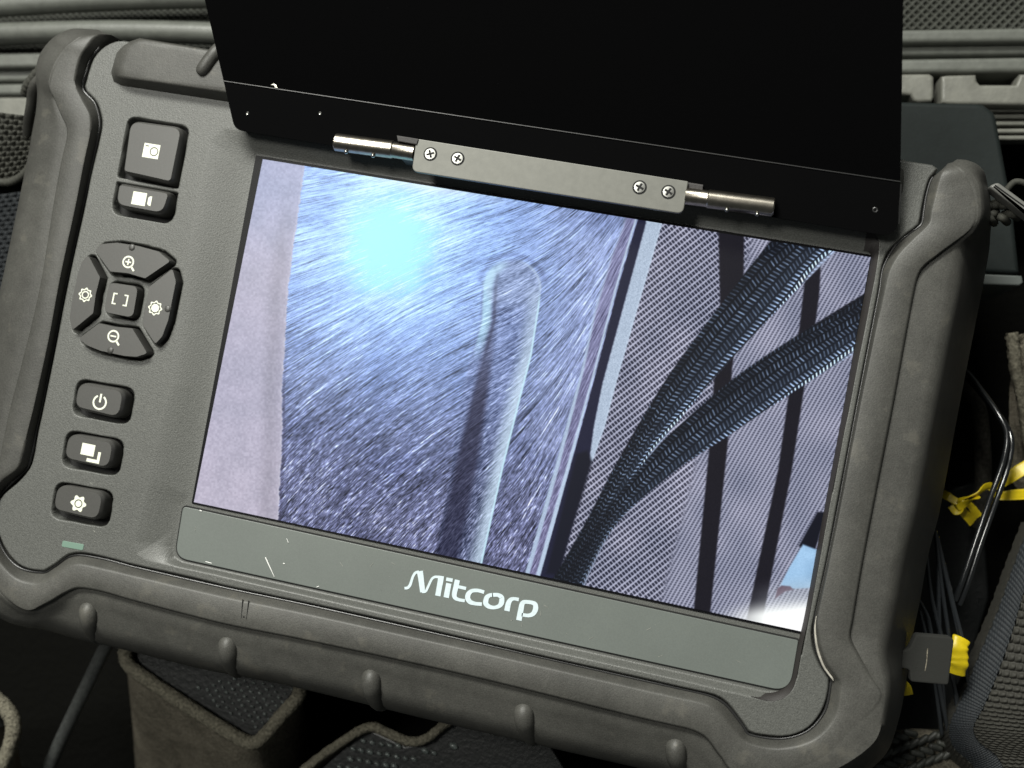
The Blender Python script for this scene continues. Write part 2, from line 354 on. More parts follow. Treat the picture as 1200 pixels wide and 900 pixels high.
# bumper: A = inner foot, B = inner rim of the face, K = crease, Mx = start of the roll, O = silhouette
S = [ # A, B, K, M, O, drop
 ((143, 48), (130, 40.5), (127, 40.3), (124, 40), (121, 40), -5),
 ((128, 51), (113, 41), (102, 41), (98, 41), (95, 41.5), -1.5),
 ((117, 59), (101, 55), (85, 50), (82, 49), (79, 49.5), 0),
 ((109, 69), (93, 69), (74, 62), (70, 60), (67, 60), 0),
 ((104, 83), (88.7, 86), (64, 78), (60, 77), (57, 76), 0),
 ((99, 105), (88, 98), (57.5, 99), (56, 98), (54, 97), 0),
 ((113, 121), (97, 118), (63, 116), (58, 116), (54, 114), 0),
 ((117.5, 134), (105, 133), (71, 135), (60, 134), (52, 133), 0),
 ((119, 148), (106.7, 145), (77, 149), (60, 149), (49, 147), 0),
 ((116, 164), (105, 160), (77, 164), (57, 164), (46, 163), 0),
 ((111, 187), (99, 187), (71, 189), (54, 187), (42, 185), 0),
 ((100, 237), (89, 239), (62, 239), (44, 239), (31, 239), 0),
 ((80, 328), (70.5, 325), (47, 332), (26, 330), (12, 328), 0),
 ((66, 400), (57, 398), (31, 402), (10, 400), (-4, 398), 0),
 ((51, 475), (40, 475), (12, 475), (-6, 475), (-22, 474), 0),
 ((44, 507), (32, 507), (5, 507), (-12, 507), (-30, 507), 0),
 ((40, 531), (26, 532), (0, 532), (-17, 532), (-36, 532), 0),
 ((33, 550), (20, 549), (-6, 552), (-24, 552), (-40, 554), 0),
 ((4, 579), (-2, 568), (-16, 576), (-32, 580), (-46, 585), 0),
 ((-4, 605), (-14, 605), (-24, 605), (-36, 610), (-48, 620), 0),
 ((3.5, 639), (-8, 645), (-14, 655), (-24, 665), (-34, 680), 0),
 ((23, 663), (16, 676), (0, 693), (-5, 699), (-10, 706), 0),
 ((53, 669), (42, 684), (30, 715), (27, 720), (24, 726), 0),
 ((66, 662), (63, 675), (52, 708), (50, 720), (47, 734), 0),
 ((80, 652), (79, 664), (75, 695), (70, 714), (66, 738), 0),
 ((94, 649), (93, 661), (91, 689), (86, 712), (80, 742), 0),
 ((124, 654), (123, 667), (118, 693), (113, 718), (107, 750), 0),
 ((158, 663), (157, 675), (153, 703), (148, 727), (142, 757), 0),
 ((267, 688), (265, 700), (262, 731), (256, 755), (249, 783), 0),
 ((360, 707.5), (358, 719), (352, 749), (346, 773), (339, 800), 0),
 ((550, 750), (548, 761), (545, 791), (540, 815), (533, 847), 0),
 ((750, 795), (748, 807), (744, 840), (738, 864), (731, 892), 0),
 ((800, 806), (797, 818), (792, 851), (786, 872), (778, 903), 0),
 ((833, 814), (827, 825), (812, 856), (806, 880), (799, 910), 0),
 ((852, 825), (842, 834), (828, 865), (818, 892), (812, 918), 0),
 ((872, 850), (860, 855), (844, 886), (836, 908), (828, 930), 0),
 ((878, 859), (876, 870), (864, 908), (856, 922), (848, 936), 0),
 ((915, 864), (913, 877), (906, 906), (906, 922), (906, 940), 0),
 ((945, 855), (953, 867), (962, 888), (972, 905), (982, 925), 0),
 ((965, 832), (978, 840), (1000, 852), (1024, 870), (1035, 886), 0),
 ((972, 801), (985, 806), (1032, 818), (1036, 832), (1053, 842), 0),
 ((972.5, 795), (983.5, 797), (1020, 794), (1039, 799), (1061, 802), 0),
 ((963, 781), (969, 777), (1005, 768), (1037, 767), (1066, 767), 0),
 ((955, 757), (961, 755), (996, 748), (1037, 738), (1071, 738), 0),
 ((954, 727), (958, 727), (999, 727), (1041, 703), (1078, 705), 0),
 ((967, 667), (970, 667), (1009, 667), (1054, 650), (1088, 650), 0),
 ((980, 603), (983, 603), (1021, 603), (1065, 595), (1101, 600), 0),
 ((1005, 470), (1009, 470), (1046, 475), (1086, 470), (1125, 472), 0),
 ((1030, 340), (1036, 340), (1070, 345), (1108, 345), (1150, 345), 0),
 ((1034, 314), (1042, 317), (1079, 316), (1116, 312), (1155, 318), 0),
 ((1048, 288), (1053, 298), (1102, 296), (1127, 288), (1159, 295), 0),
 ((1064, 274), (1069, 281), (1131, 274), (1141, 272), (1160, 276), 0),
 ((1078, 264), (1088, 262), (1143, 258), (1149, 256), (1161, 260), 0),
 ((1081, 250), (1091, 248), (1143, 238), (1150, 238), (1161, 245), 0),
 ((1084, 230), (1097, 224), (1136, 214), (1147, 214), (1157, 226), 0),
 ((1090, 211), (1103, 203), (1124, 200), (1135, 199), (1147, 207), 0),
 ((1097, 204), (1109, 195), (1116, 193), (1121, 192), (1128, 194), -1.5),
 ((1104, 200), (1110, 192), (1113, 191), (1116, 190.5), (1119, 191), -5)]
prof = []
lines = {k: [] for k in ('A', 'B0', 'B', 'K', 'K2', 'M', 'O')}
cols = []
for i_, (a, b, k, m_, o, dz) in enumerate(S):
    low_ = 1.0 if 22 <= i_ <= 36 else (.5 if i_ in (21, 37) else 0.)
    if 42 <= i_ <= 50: m_ = (o[0]-33, m_[1])
    rgt_ = 1.0 if 38 <= i_ <= 54 else (.5 if i_ in (37, 55) else 0.)
    stepw = {0: 0, 1: 0, 2: 0, 3: 0, 4: 0, 5: .3, 17: .6, 18: .1, 19: 0, 20: 0, 21: .1, 22: .8, 36: .7, 37: .1, 38: 0, 39: 0, 40: .15, 41: .35, 42: .7, 51: .6, 52: .1, 53: 0, 54: 0, 55: 0, 56: 0, 57: 0}.get(i_, 1)
    Am = P(*a, .2+dz); Bm = P(*b, BZ+dz); Km = P(*k, BZ+.1+dz); Mm = P(*m_, BZ-1.6*stepw-.3-1.3*low_+dz); Om = P(*o, -9-5*low_-19*rgt_)
    kk = np.linalg.norm(Mm-Km); w = min(1, kk/3.0)*stepw           # no step where crease and roll meet
    cols.append((Am, Bm, Km, Mm, Om, np.array([w, dz, rgt_])))
cols = np.array(cols)           # stations x 6 x 3
dense = np.stack([catmull(cols[:, i], 8) for i in range(6)], 1)
sec = []
for a, b, k, m_, o, w in dense:
    rg = w[2]; w = w[0]; row = []
    e = b-a
    row.append(a+[0, 0, -3]); row.append(a)
    row.append(a+e*.35); row.append(a+e*.86+np.array([0, 0, .12])*0)
    f = k-b; lf = np.linalg.norm(f)+1e-6
    q = b+f*min(.5/lf, .3); row.append(b*.75+q*.25+[0, 0, -.12]); row.append(q)
    row.append(b+f*.5+[0, 0, .12]); row.append(k-f*min(.5/lf, .25)+[0, 0, .05]); 
    g = m_-k; lg = np.linalg.norm(g)+1e-6; gu = g/lg
    row.append(k-f/lf*.12*w+[0, 0, -.12*w])
    foot = k+g*min(.55/lg, .3); foot[2] = k[2]-1.5*w
    row.append(k+g*min(.30/lg, .15)+[0, 0, -.85*w]); row.append(foot)
    mm = m_.copy()
    q = foot+(mm-foot)*.35; q[2] += .25*w*min(1, lg/4); row.append(q)
    q = foot+(mm-foot)*.75; q[2] += .30*w*min(1, lg/4); row.append(q); row.append(mm)
    for t in (.18, .36, .54, .72, .88, 1.0):
        al = t*math.pi/2; q = mm+(o-mm)*math.sin(al); q[2] = o[2]+(mm[2]-o[2])*math.cos(al); tl = min(1, max(0, (t-.06)/.86)); ql = mm+(o-mm)*tl; row.append(q*(1-.8*rg)+(ql+[0, 0, .35*math.sin(math.pi*tl)])*.8*rg)
    inw = a-o; inw[2] = 0; inw /= np.linalg.norm(inw)+1e-6
    row.append(np.array([o[0], o[1], max(o[2]-6, -33)])+inw*.6); row.append(np.array([o[0], o[1], max(o[2]-16, -34.5)])+inw*1.5); row.append(np.array([o[0], o[1], -35.5])+inw*3); row.append(np.array([o[0], o[1], -37])+inw*7)
    sec.append(row)
sec = np.array(sec)
bumper = obj('bumper', grid(sec.transpose(0, 1, 2)), M['rubber'], MON, smooth=50)
# make faces point outwards
bumper.data.flip_normals()
# end faces of the bumper and the back tray
back = ccw(resample(np.array([s_[-2][:2] for s_ in sec]), 3))
obj('back_shell', plate(grow(np.c_[back, np.zeros(len(back))], -1.5)[:, :2], -32, -40, 1), M['rubber'], MON)
tr = dense[:, 0]+(dense[:, 1]-dense[:, 0])*.10; tr[:, 2] = HZ-1.0; tr = tr[14:-14]
obj('seam_glint_strip', tube(tr, .36, 10), mat('glossy_seam', (.02, .02, .02), .3, spec=.55, bump=[(.8, .15, .06)]), MON, smooth=180)  # glossy strip added in the groove so that it catches highlights
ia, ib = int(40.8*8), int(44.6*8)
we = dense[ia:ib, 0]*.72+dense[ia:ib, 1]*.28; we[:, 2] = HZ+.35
obj('painted_edge_glint', tube(catmull(we[::3], 4), np.interp(np.linspace(0, 1, (len(we[::3])-1)*4+1), [0, .12, .6, .9, 1], [.05, .26, .3, .22, .05]), 8), mat('painted_glint_cream', (.42, .40, .35), .35, var=[(.6, .7, 1.2)]), MON, smooth=180, label='painted pale glint on the bumper edge beside the lower right corner of the screen')  # cream tube paints the glint on the bumper's lit inner chamfer
# raised finger ribs on the lower roll
for (x, y) in ((107, 724), (270, 764), (438, 803), (617, 843), (795, 884)):
    pts = [P(x-1, y-15, -.4), P(x-3, y-9, 1.0), P(x-2, y+2, .2), P(x+2, y+12, -3.0), P(x+7, y+19, -7.5), P(x+12, y+22, -13)]
    pp = catmull(pts, 5); n = len(pp); rr = 2.5*np.sqrt(np.clip(1-(np.abs(np.linspace(-1, 1, n)))**5, .02, 1))
    obj('rib', tube(pp, rr, 14), M['rubber'], bumper, smooth=180)
# moulded slot mark
q = [P(284.5, 702.5, BZ+.05), P(291.5, 704, BZ+.05), P(289, 725.5, BZ+.05), P(283, 724, BZ+.05)]
sm = []
for a, b in ((q[0], q[3]), (q[1], q[2])): sm.append(tube(np.linspace(a, b, 6), .16, 6))
obj('slot_mark', join(sm), M['dark'], bumper)
obj('slot_pin', plate(resample(catmull([P(286+1.2*math.cos(t), 723+1.2*math.sin(t), BZ) for t in np.arange(6)], 4, True), .15), BZ+.2, BZ-.5, .03), M['dark'], bumper)

# rubber pad along the top edge
def padsolid(name, foot, face, zt, zb, r, rf, m):
    n = 160
    a = PM(foot, zb); b = PM(face, zt)
    a = ccw(resample(round_poly(a[:, :2], r), .01*0+np.linalg.norm(a[0]-a[1])/40)); b = ccw(resample(round_poly(b[:, :2], rf), np.linalg.norm(b[0]-b[1])/40))
    def rs(p):
        p = resample(p, 1e-3+np.sum(np.linalg.norm(np.diff(np.vstack([p, p[:1]]), axis=0), axis=1))/n)[:n]
        i = np.argmin(p[:, 0]+p[:, 1]*.2); return np.roll(p, -i, 0)
    a, b = rs(a), rs(b); m_ = min(len(a), len(b)); a, b = a[:m_], b[:m_]
    L = [setz(a, zb-6), setz(a, zb)]
    for t in (.3, .6, .85): L.append(setz(a*(1-t)+b*t, zb+(zt-zb)*t))
    L.append(setz(b, zt)); L.append(setz(b+(b.mean(0)-b)*.03, zt+.3)); L.append(setz(b+(b.mean(0)-b)*.12, zt+.45)); L.append(setz(b+(b.mean(0)-b)*.5, zt+.6))
    return obj(name, rings(L), m, MON, smooth=60)
pad = padsolid('top_pad', [(128, 91), (137, 58), (160, 44), (640, 122), (1062, 193), (1058, 232), (1046, 246), (600, 172), (136, 101)],
               [(132, 84), (143, 54), (160, 45), (640, 122), (1058, 192), (1052, 222), (1040, 234), (600, 158), (140, 91)], 5.4, HZ-.6, 3.0, 3.0, M['rubber'])
for (x, y) in ((237, 89), ):
    pp = catmull([P(x-3, y-1, 5.2), P(x+2, y-8, 5.6), P(x+9, y-18, 5.6), P(x+18, y-29, 5.2), P(x+24, y-36, 2)], 5)
    obj('rib', tube(pp, 1.9*np.sqrt(np.clip(1-np.abs(np.linspace(-1, 1, len(pp)))**5, .02, 1)), 14), M['rubber'], pad, smooth=180)

# dark rubber wall along the right of the recess
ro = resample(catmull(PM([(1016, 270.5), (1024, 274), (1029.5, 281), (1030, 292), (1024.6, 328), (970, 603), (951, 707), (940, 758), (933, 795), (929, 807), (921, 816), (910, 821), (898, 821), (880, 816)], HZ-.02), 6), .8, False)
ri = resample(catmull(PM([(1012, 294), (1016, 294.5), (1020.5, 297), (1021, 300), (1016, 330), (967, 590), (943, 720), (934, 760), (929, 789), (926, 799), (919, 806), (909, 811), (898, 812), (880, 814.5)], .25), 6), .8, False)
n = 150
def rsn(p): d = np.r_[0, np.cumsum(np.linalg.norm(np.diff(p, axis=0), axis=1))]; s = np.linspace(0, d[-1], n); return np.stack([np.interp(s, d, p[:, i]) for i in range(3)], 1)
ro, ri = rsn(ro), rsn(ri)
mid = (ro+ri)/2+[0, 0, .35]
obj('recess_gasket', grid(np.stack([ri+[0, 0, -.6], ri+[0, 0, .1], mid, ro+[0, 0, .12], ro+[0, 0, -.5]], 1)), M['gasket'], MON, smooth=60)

# screen
gl = round_poly(PM([(300, 182), (1022, 299), (1023, 302), (944.5, 744), (224.5, 590)], .1)[:, :2], .5)
glass = obj('screen_glass', plate(gl, .22, -.6, .05), M['glass'], MON)

# ---- the picture on the screen, composed procedurally in memory
TW, TH = 1232, 720
uu, vv = np.meshgrid((np.arange(TW)+.5)/TW, (np.arange(TH)+.5)/TH)
XW = (uu-.5)*SW; YW = (vv-.5)*SH
cc = np.stack([XW, YW, np.full_like(XW, .3)], -1)@R.T+T
X = (cc[..., 0]/cc[..., 2]*FPX+600).astype(np.float32); Y = (cc[..., 1]/cc[..., 2]*FPX+450).astype(np.float32)
def C(*c): return np.array(c, np.float32)/255
def blend(img, col, m): return img*(1-m[..., None])+col*m[..., None]
def lerpx(pts, Yv):
    p = sorted(pts, key=lambda q: q[1]); return np.interp(Yv, [q[1] for q in p], [q[0] for q in p]).astype(np.float32)
def soft(d, w=1.2): return sstep(w, -w, d)
th = -(12+.085*(Y-200)+.27*np.maximum(0, X-580)*(1-sstep(520, 700, Y)*.4)+9*np.sin(X*.021+Y*.013)*.35)
th = np.radians(th); ct, sn = np.cos(th), np.sin(th)
def lic(scale, L, st=1.0, ox=0):
    a = 0; wt = 0
    for k in range(-L, L+1):
        w = 1-abs(k)/(L+1); a = a+w*nz((X+k*st*ct)*scale+ox, (Y+k*st*sn)*scale+ox*.7); wt += w
    a = a/wt-.5
    return a/(a.std()+1e-6)
l1 = lic(1.35, 15, 1.3); l2 = lic(.85, 20, 1.6, 77); l3 = lic(1.2, 3, 1.0, 33); l4 = lic(.3, 16, 2.6, 150)
def licp(scale, L, st, ox, th):
    a = 0; wt = 0
    for k in range(-L, L+1):
        w = 1-abs(k)/(L+1); a = a+w*sstep(th, 1, nz((X+k*st*ct)*scale+ox, (Y+k*st*sn)*scale+ox*.7)); wt += w
    a = a/wt; return np.clip(a/(np.percentile(a, 99)+1e-6), 0, 1.3)
sc1 = licp(.95, 12, 1.6, 211, .72); sc2 = licp(.95, 10, 1.5, 307, .72)
fine = (nz(X*1.3, Y*1.3)-.5)*3
low = sstep(430, 640, Y+.25*(600-X))
stre = l1*(.62-.2*low)+l2*(.40-.2*low)+l3*(.36+.32*low)+l4*(.14-.06*low)-1.7*(sc1**2-.18)+1.3*(sc2**2-.18)
cloud = nz(X*.02, Y*.02)*.6+nz(X*.05+9, Y*.05)*.4
dsp = np.sqrt(((X-455)/1.0)**2+((Y-285)/1.12)**2)+14*(nz(X*.06, Y*.06)-.5)+9*stre
glow = np.exp(-(np.maximum(dsp-20, 0)/150)**1.35)
top = sstep(520, 250, Y)
base = C(96, 106, 152)*(1-top)[..., None]+C(116, 140, 200)*top[..., None]
base = base*(1-low[..., None]*.42)+C(74, 66, 96)*low[..., None]*.42
rightside = sstep(560, 680, X-.1*(450-Y)); base = blend(base, C(128, 138, 184), rightside*.6*sstep(700, 420, Y))
base = base+C(34, 66, 96)*glow[..., None]*1.05+(cloud[..., None]-.5)*.13
amp = .135+.0*top+.04*low-.05*glow
str2 = np.where(stre > 0, stre*(1-.45*top), stre*(1+.05*top)); img = base*(1.02+str2[..., None]*amp[..., None]*1.7)+str2[..., None]*.02
hi = np.maximum(stre-1.0, 0)*(.07+.16*low)*(1-glow*.9); img = img+hi[..., None]*C(190, 225, 255)
img = img+(fine*.018)[..., None]
img = img+np.exp(-(dsp/80)**2)[..., None]*C(16, 22, 26)
sp = soft(dsp-46, 20); img = blend(img, C(142, 218, 248)+0*img, sp*.97)
sp2 = soft(dsp-36, 10); img = blend(img, C(158, 234, 252)+0*img, sp2)
gl2 = np.exp(-((X-505)/70)**2-((Y-(217+(X-505)*.16))/9)**2); img = blend(img, C(225, 245, 255)+0*img, gl2*.75)
# slot in the metal
xl = lerpx([(567, 325), (565, 333), (563, 377), (547, 437), (537, 483), (530, 547), (511, 650)], Y)
xr = lerpx([(634, 325), (635, 335), (632, 360), (623, 417), (610, 467), (590, 547), (565, 660)], Y)
head = (np.sqrt((X-600.5)**2+(Y-338)**2)-34)
ins = np.maximum(np.maximum(xl-X, X-xr), 330-Y)
sl = np.minimum(ins, np.where(Y < 338, head, 1e3)); slot = soft(sl, 2)
tcol = stre*.08
inner = C(105, 124, 180)[None, None]*(1-.32*sstep(420, 620, Y))[..., None]+(fine*.03+tcol*1.2+l3*.05)[..., None]
img = blend(img, inner, slot*.6)
bl = soft(np.abs(X-(xl+7))-5.5, 2.5)*sstep(302, 322, Y)*sstep(430, 380, Y)*slot; img = blend(img, C(165, 215, 248)+tcol[..., None], bl*.9)
dk = soft(np.abs(X-(xl+16))-1.6, 1.8)*sstep(312, 325, Y)*sstep(440, 400, Y)*slot; img = blend(img, C(38, 50, 92)+0*img, dk*.55)
wd = np.interp(Y, [340, 450, 547, 650], [3, 8, 13, 13]); xc = lerpx([(583, 330), (577, 377), (565, 450), (546, 547), (524, 650)], Y)
dk2 = soft(np.abs(X-xc)-wd, 5)*(.35*sstep(325, 350, Y)+.65*sstep(370, 480, Y)); img = blend(img, C(38, 40, 74)+(stre*.045+fine*.01)[..., None], dk2*.84)
brr = sstep(24, 3, xr-X)*(X < xr)*sstep(325, 350, Y)*slot*(.65+.35*sstep(350, 450, Y)); img = blend(img, C(186, 212, 236)+(fine*.03+stre*.03)[..., None], brr*.86)
edge = soft(np.abs(X-xr+1)-1.1, 1)*sstep(340, 360, Y); img = blend(img, C(185, 232, 250)+0*img, edge*.8)
rim = np.exp(-((head)/2.2)**2)*(Y < 345); img = blend(img, C(44, 54, 104)+0*img, np.exp(-((head-5)/3.0)**2)*(Y < 330)*.24); img = blend(img, C(150, 172, 212)+tcol[..., None], sstep(0, -6, head)*(Y < 372)*(Y > 290)*sstep(372, 345, Y)*.38); img = blend(img, C(182, 208, 236)+0*img, np.exp(-((head+1.5)/1.8)**2)*(Y < 340)*sstep(596, 622, X)*.55); img = blend(img, C(170, 215, 245)+0*img, np.exp(-((head+5)/5.5)**2)*(Y < 336)*.75*sstep(600, 585, X))
rim3 = soft(np.abs(head-0)-9, 5)*(Y < 335)*(X > 595); pass
# fabric strip at the left of the picture
xb = lerpx([(358, 190), (357, 200), (352, 230), (347, 270), (342, 303), (338, 337), (336, 370), (333, 417), (330, 470), (331, 500), (326, 610)], Y)+1.3*(nz(Y*.12, X*0)-.5)+1.5*(nz(Y*.7, X*0)-.5)
strip = soft(X-xb, 1.2)
sc_ = C(170, 167, 194)[None, None]+((nz(X*.05, Y*.05)-.5)*.045)[..., None]*C(255, 200, 220)+((nz(X*.45, Y*.45)-.5)*.075+fine*.01)[..., None]
sc_ = sc_+C(12, 8, 4)*sstep(420, 600, Y)[..., None]+C(-14, -4, 8)*sstep(330, 215, Y)[..., None]
sc_ = sc_*(1-.09*soft(np.abs(X-xb+14)-8, 8)[..., None]*sstep(200, 300, Y)[..., None])
img = blend(img, sc_, strip)
img = blend(img, C(60, 58, 90)+0*img, soft(np.abs(X-xb-2)-1.4, 1.2)*.45*sstep(380, 480, Y))
img = blend(img, C(205, 208, 225)+0*img, soft(np.abs(X-xb+1)-1.0, 1)*.45*nz(X*.3, Y*.3))
# right edge of the metal plate
xA = lerpx([(733, 255), (730, 267), (717, 300), (697, 367), (683, 433), (653, 547), (618, 672)], Y)
xB = lerpx([(747, 255), (743, 267), (722, 340), (697, 437), (667, 547), (632, 674)], Y)
img = blend(img, C(116, 112, 158)+(stre*.07)[..., None], soft(np.maximum(xA-X, X-xB), 1.5)*.75)
img = blend(img, C(170, 195, 226)+(fine*.03)[..., None], soft(np.abs(X-xA)-1.5-1.2*sstep(400, 600, Y), 1.2)*(.3+.6*sstep(260, 480, Y)))
img = blend(img, C(185, 212, 238)+(fine*.03)[..., None], soft(np.abs(X-xB+1)-1.2-1.8*sstep(420, 650, Y), 1.2)*.85)
xC0 = xB+1.5; xC1 = lerpx([(757, 262), (706, 450), (696, 500), (691, 537), (678, 590), (655, 672)], Y)
# woven mesh beyond
rt = X > xC0
def lattice(per, a1, a2, w1, w2):
    p1 = (X*math.sin(math.radians(a1))+Y*math.cos(math.radians(a1)))/per
    p2 = (X*math.sin(math.radians(a2))+Y*math.cos(math.radians(a2)))/(per*.62)
    f1 = np.abs(p1-np.round(p1))*2; f2 = np.abs(p2-np.round(p2))*2
    return sstep(w1, w1-.34, f1), sstep(w2, w2-.34, f2)
a1, b1_ = lattice(6.3, 38, -52, .52, .46); a2_, b2_ = lattice(4.4, 60, -12, .62, .66)
far = sstep(845, 858, X+.25*(Y-380)-5); low2 = sstep(560, 640, Y+.35*(X-800))
m1 = np.clip(a1*(.8+.4*nz(X*.4, Y*.4))+b1_*.95, 0, 1.1); m2 = np.clip(a2_+b2_*.55, 0, 1)
mesh = m1*(1-far)+m2*far
mc = C(50, 52, 74)[None, None]+mesh[..., None]*(C(160, 163, 190)-C(50, 52, 74))
mc = mc*(1-.42*far[..., None])+.42*far[..., None]*(C(132, 137, 166)+(mesh-.5)[..., None]*.16)
mc = mc+((nz(X*.03, Y*.03)-.5)*.12)[..., None]*C(230, 200, 190)+(fine*.014)[..., None]
img = np.where(rt[..., None], mc, img)
img = blend(img, C(28, 30, 60)+(fine*.01)[..., None], soft(np.maximum(xC0-X, X-xC1), 1.2))
xD1 = lerpx([(775, 262), (721, 450), (708, 500), (692, 545)], Y)
img = blend(img, C(166, 186, 212)+(fine*.045)[..., None], soft(np.maximum(np.maximum(xC1-X, X-xD1), Y-545), 1.5))
img = blend(img, C(190, 214, 240)+0*img, soft(np.abs(X-xD1)-1, 1)*(Y < 540)*.7)
def fillp(img, poly, col, w=1.4, a=1.0, tex=0):
    d = sd(poly, X, Y); return blend(img, C(*col)+(np.zeros_like(X)+tex)[..., None], soft(d, w)*a)
bars = [[(842, 270), (872, 276), (871, 345), (858, 430), (853, 517), (832, 720), (813, 716), (832, 517), (838, 430), (844, 360)],
        [(940, 290), (963, 290), (960, 345), (955, 383), (942, 457), (928, 550), (893, 730), (875, 726), (912, 550), (925, 457), (937, 383), (943, 330)]]
for b_ in bars: img = fillp(img, b_, (24, 22, 34), 1.6, 1, fine*.008)
img = fillp(img, [(676, 532), (688, 528), (694, 541), (681, 585), (668, 625), (655, 674), (640, 672)], (20, 22, 40), 3)
# braided tubes
def tubep(img, up, lo, zo):
    up = catmull(np.array(up, float), 6); lo = catmull(np.array(lo, float), 6)
    poly = np.vstack([up, lo[::-1]]); d = sd(poly, X, Y)
    m_ = min(len(up), len(lo)); iu = np.linspace(0, len(up)-1, 24).astype(int); il = np.linspace(0, len(lo)-1, 24).astype(int)
    ctr = (up[iu]+lo[il])/2; hw = np.linalg.norm(up[iu]-lo[il], axis=1)/2
    box = (d < 6); xs = X[box]; ys = Y[box]
    best = np.full(xs.shape, 1e9); s = np.zeros(xs.shape); tq = np.zeros(xs.shape); acc = 0
    for i in range(len(ctr)-1):
        a, b = ctr[i], ctr[i+1]; e = b-a; L = np.linalg.norm(e); e = e/L
        r = np.clip((xs-a[0])*e[0]+(ys-a[1])*e[1], 0, L); dd = np.hypot(xs-a[0]-r*e[0], ys-a[1]-r*e[1])
        c_ = dd < best; best[c_] = dd[c_]; s[c_] = (acc+r)[c_]
        w = hw[i]+(hw[i+1]-hw[i])*r/L
        sg = (xs-a[0])*(-e[1])+(ys-a[1])*e[0]; tq[c_] = (sg/w)[c_]; acc += L
    t = np.clip(tq, -1, 1)                       # +1 or -1 = one of the two edges
    lowside = np.sign(np.mean(tq[(ys-xs*0) > np.median(ys)])) or 1
    ph = np.arcsin(t*.98)/math.pi+.5             # 0..1 round the visible half
    if True: ph = ph
    rows = 11; rr = ph*rows; row = np.floor(rr); fr = rr-row
    slant = np.where(row % 2 == 0, 1, -1)
    q = s/5.2+slant*fr*.55+row*.5
    dash = sstep(.56, .2, np.abs(q-np.round(q))*2)*sstep(.0, .25, fr)*sstep(1, .75, fr)
    lum = (.10+.42*nz(s*.5, ph*9+3)**2)+.9*np.exp(-((tq-ZL)/.30)**2)*1.1+.22*np.exp(-((tq+ZL*.1)/.25)**2)
    lum = lum*(1-.45*sstep(560, 650, ys)); col = C(15, 19, 30)[None]+(.08*np.exp(-((tq-ZL*.5)/.4)**2)*(1-.5*sstep(560, 650, ys)))[:, None]*C(130, 165, 205)[None]+dash[:, None]*C(150, 182, 222)[None]*lum[:, None]+.05*np.exp(-((tq-ZL)/.22)**2)[:, None]
    ed = np.exp(-((tq-ZL*1.18)/.10)**2)[:, None]; col = col*(1-.75*ed)+C(170, 186, 222)*.75*ed
    ed = np.exp(-((tq+ZL*1.25)/.12)**2)[:, None]; col = col*(1-.7*ed)+C(16, 14, 26)*.7*ed
    out = img.copy(); mm_ = soft(d[box], 1.2)[:, None]; out[box] = img[box]*(1-mm_)+col*mm_
    return out
ZL = .80
t1u = [(640, 690), (662, 655), (690, 605), (720, 547), (777, 450), (837, 367), (905, 280), (925, 262)]
t1l = [(668, 690), (690, 655), (722, 600), (753, 547), (790, 500), (837, 443), (917, 357), (982, 292)]
t2u = [(650, 690), (672, 660), (702, 610), (740, 560), (783, 511), (863, 441), (950, 383), (1018, 341)]
t2l = [(684, 692), (691, 672), (725, 611), (795, 549), (850, 513), (933, 457), (997, 417), (1025, 402)]
img = tubep(img, t1u, t1l, 0)
img = tubep(img, t2u, t2l, 0)
# lower right: pale blue patch, brown curve, bloom of the picture's light
img = fillp(img, [(936, 640), (958, 600), (968, 600), (955, 645), (950, 645)], (16, 18, 34), 1.5)
img = fillp(img, [(941, 638), (957, 644), (950, 689), (930, 690), (914, 687), (925, 665)], (140, 188, 232), 1.6, 1, fine*.02+.1*(nz(X*.08, Y*.08)-.5))
img = fillp(img, [(911, 690), (916, 686), (926, 687), (930, 691), (920, 693), (908, 702)], (84, 56, 78), 1.2, .9)
wz = sstep(-2, 22, (Y-(696+(930-X)*.13)))*sstep(820, 905, X); img = blend(img, C(250, 254, 252)+0*img, wz)
gr_ = sstep(-26, 6, (Y-(696+(930-X)*.13)))*sstep(850, 930, X)*.45; img = blend(img, C(190, 200, 205)+0*img, gr_*(1-wz))
lm = img.mean(-1, keepdims=True); img = lm+(img-lm)*(.78+.22*sp)[..., None]; img = img*(1+.06*(lm-.4)); img = np.clip(img, 0, 1)
im = bpy.data.images.new('inspection_picture', TW, TH); im.colorspace_settings.name = 'sRGB'
im.pixels.foreach_set(np.concatenate([img, np.ones((TH, TW, 1))], -1).astype(np.float32).ravel()); im.update()
try: im.pack()
except Exception: pass
sm_ = bpy.data.materials.new('lit_screen'); sm_.use_nodes = True; nt = sm_.node_tree; b = nt.nodes['Principled BSDF']
tx = nt.nodes.new('ShaderNodeTexImage'); tx.image = im; tx.extension = 'EXTEND'
b.inputs['Base Color'].default_value = (.003, .003, .003, 1); b.inputs['Roughness'].default_value = .3; b.inputs['Specular IOR Level'].default_value = .15
nt.links.new(tx.outputs['Color'], b.inputs['Emission Color']); b.inputs['Emission Strength'].default_value = 1.03
dv = [(-SW/2, -SH/2, .3), (SW/2, -SH/2, .3), (SW/2, SH/2, .3), (-SW/2, SH/2, .3)]
disp = obj('display', (dv, [(0, 1, 2, 3)]), sm_, glass, smooth=0, label='lit picture of brushed metal, woven mesh and braided tubes')
uvl = disp.data.uv_layers.new(name='UVMap')
for i, uv in enumerate(((0, 0), (1, 0), (1, 1), (0, 1))): uvl.data[i].uv = uv

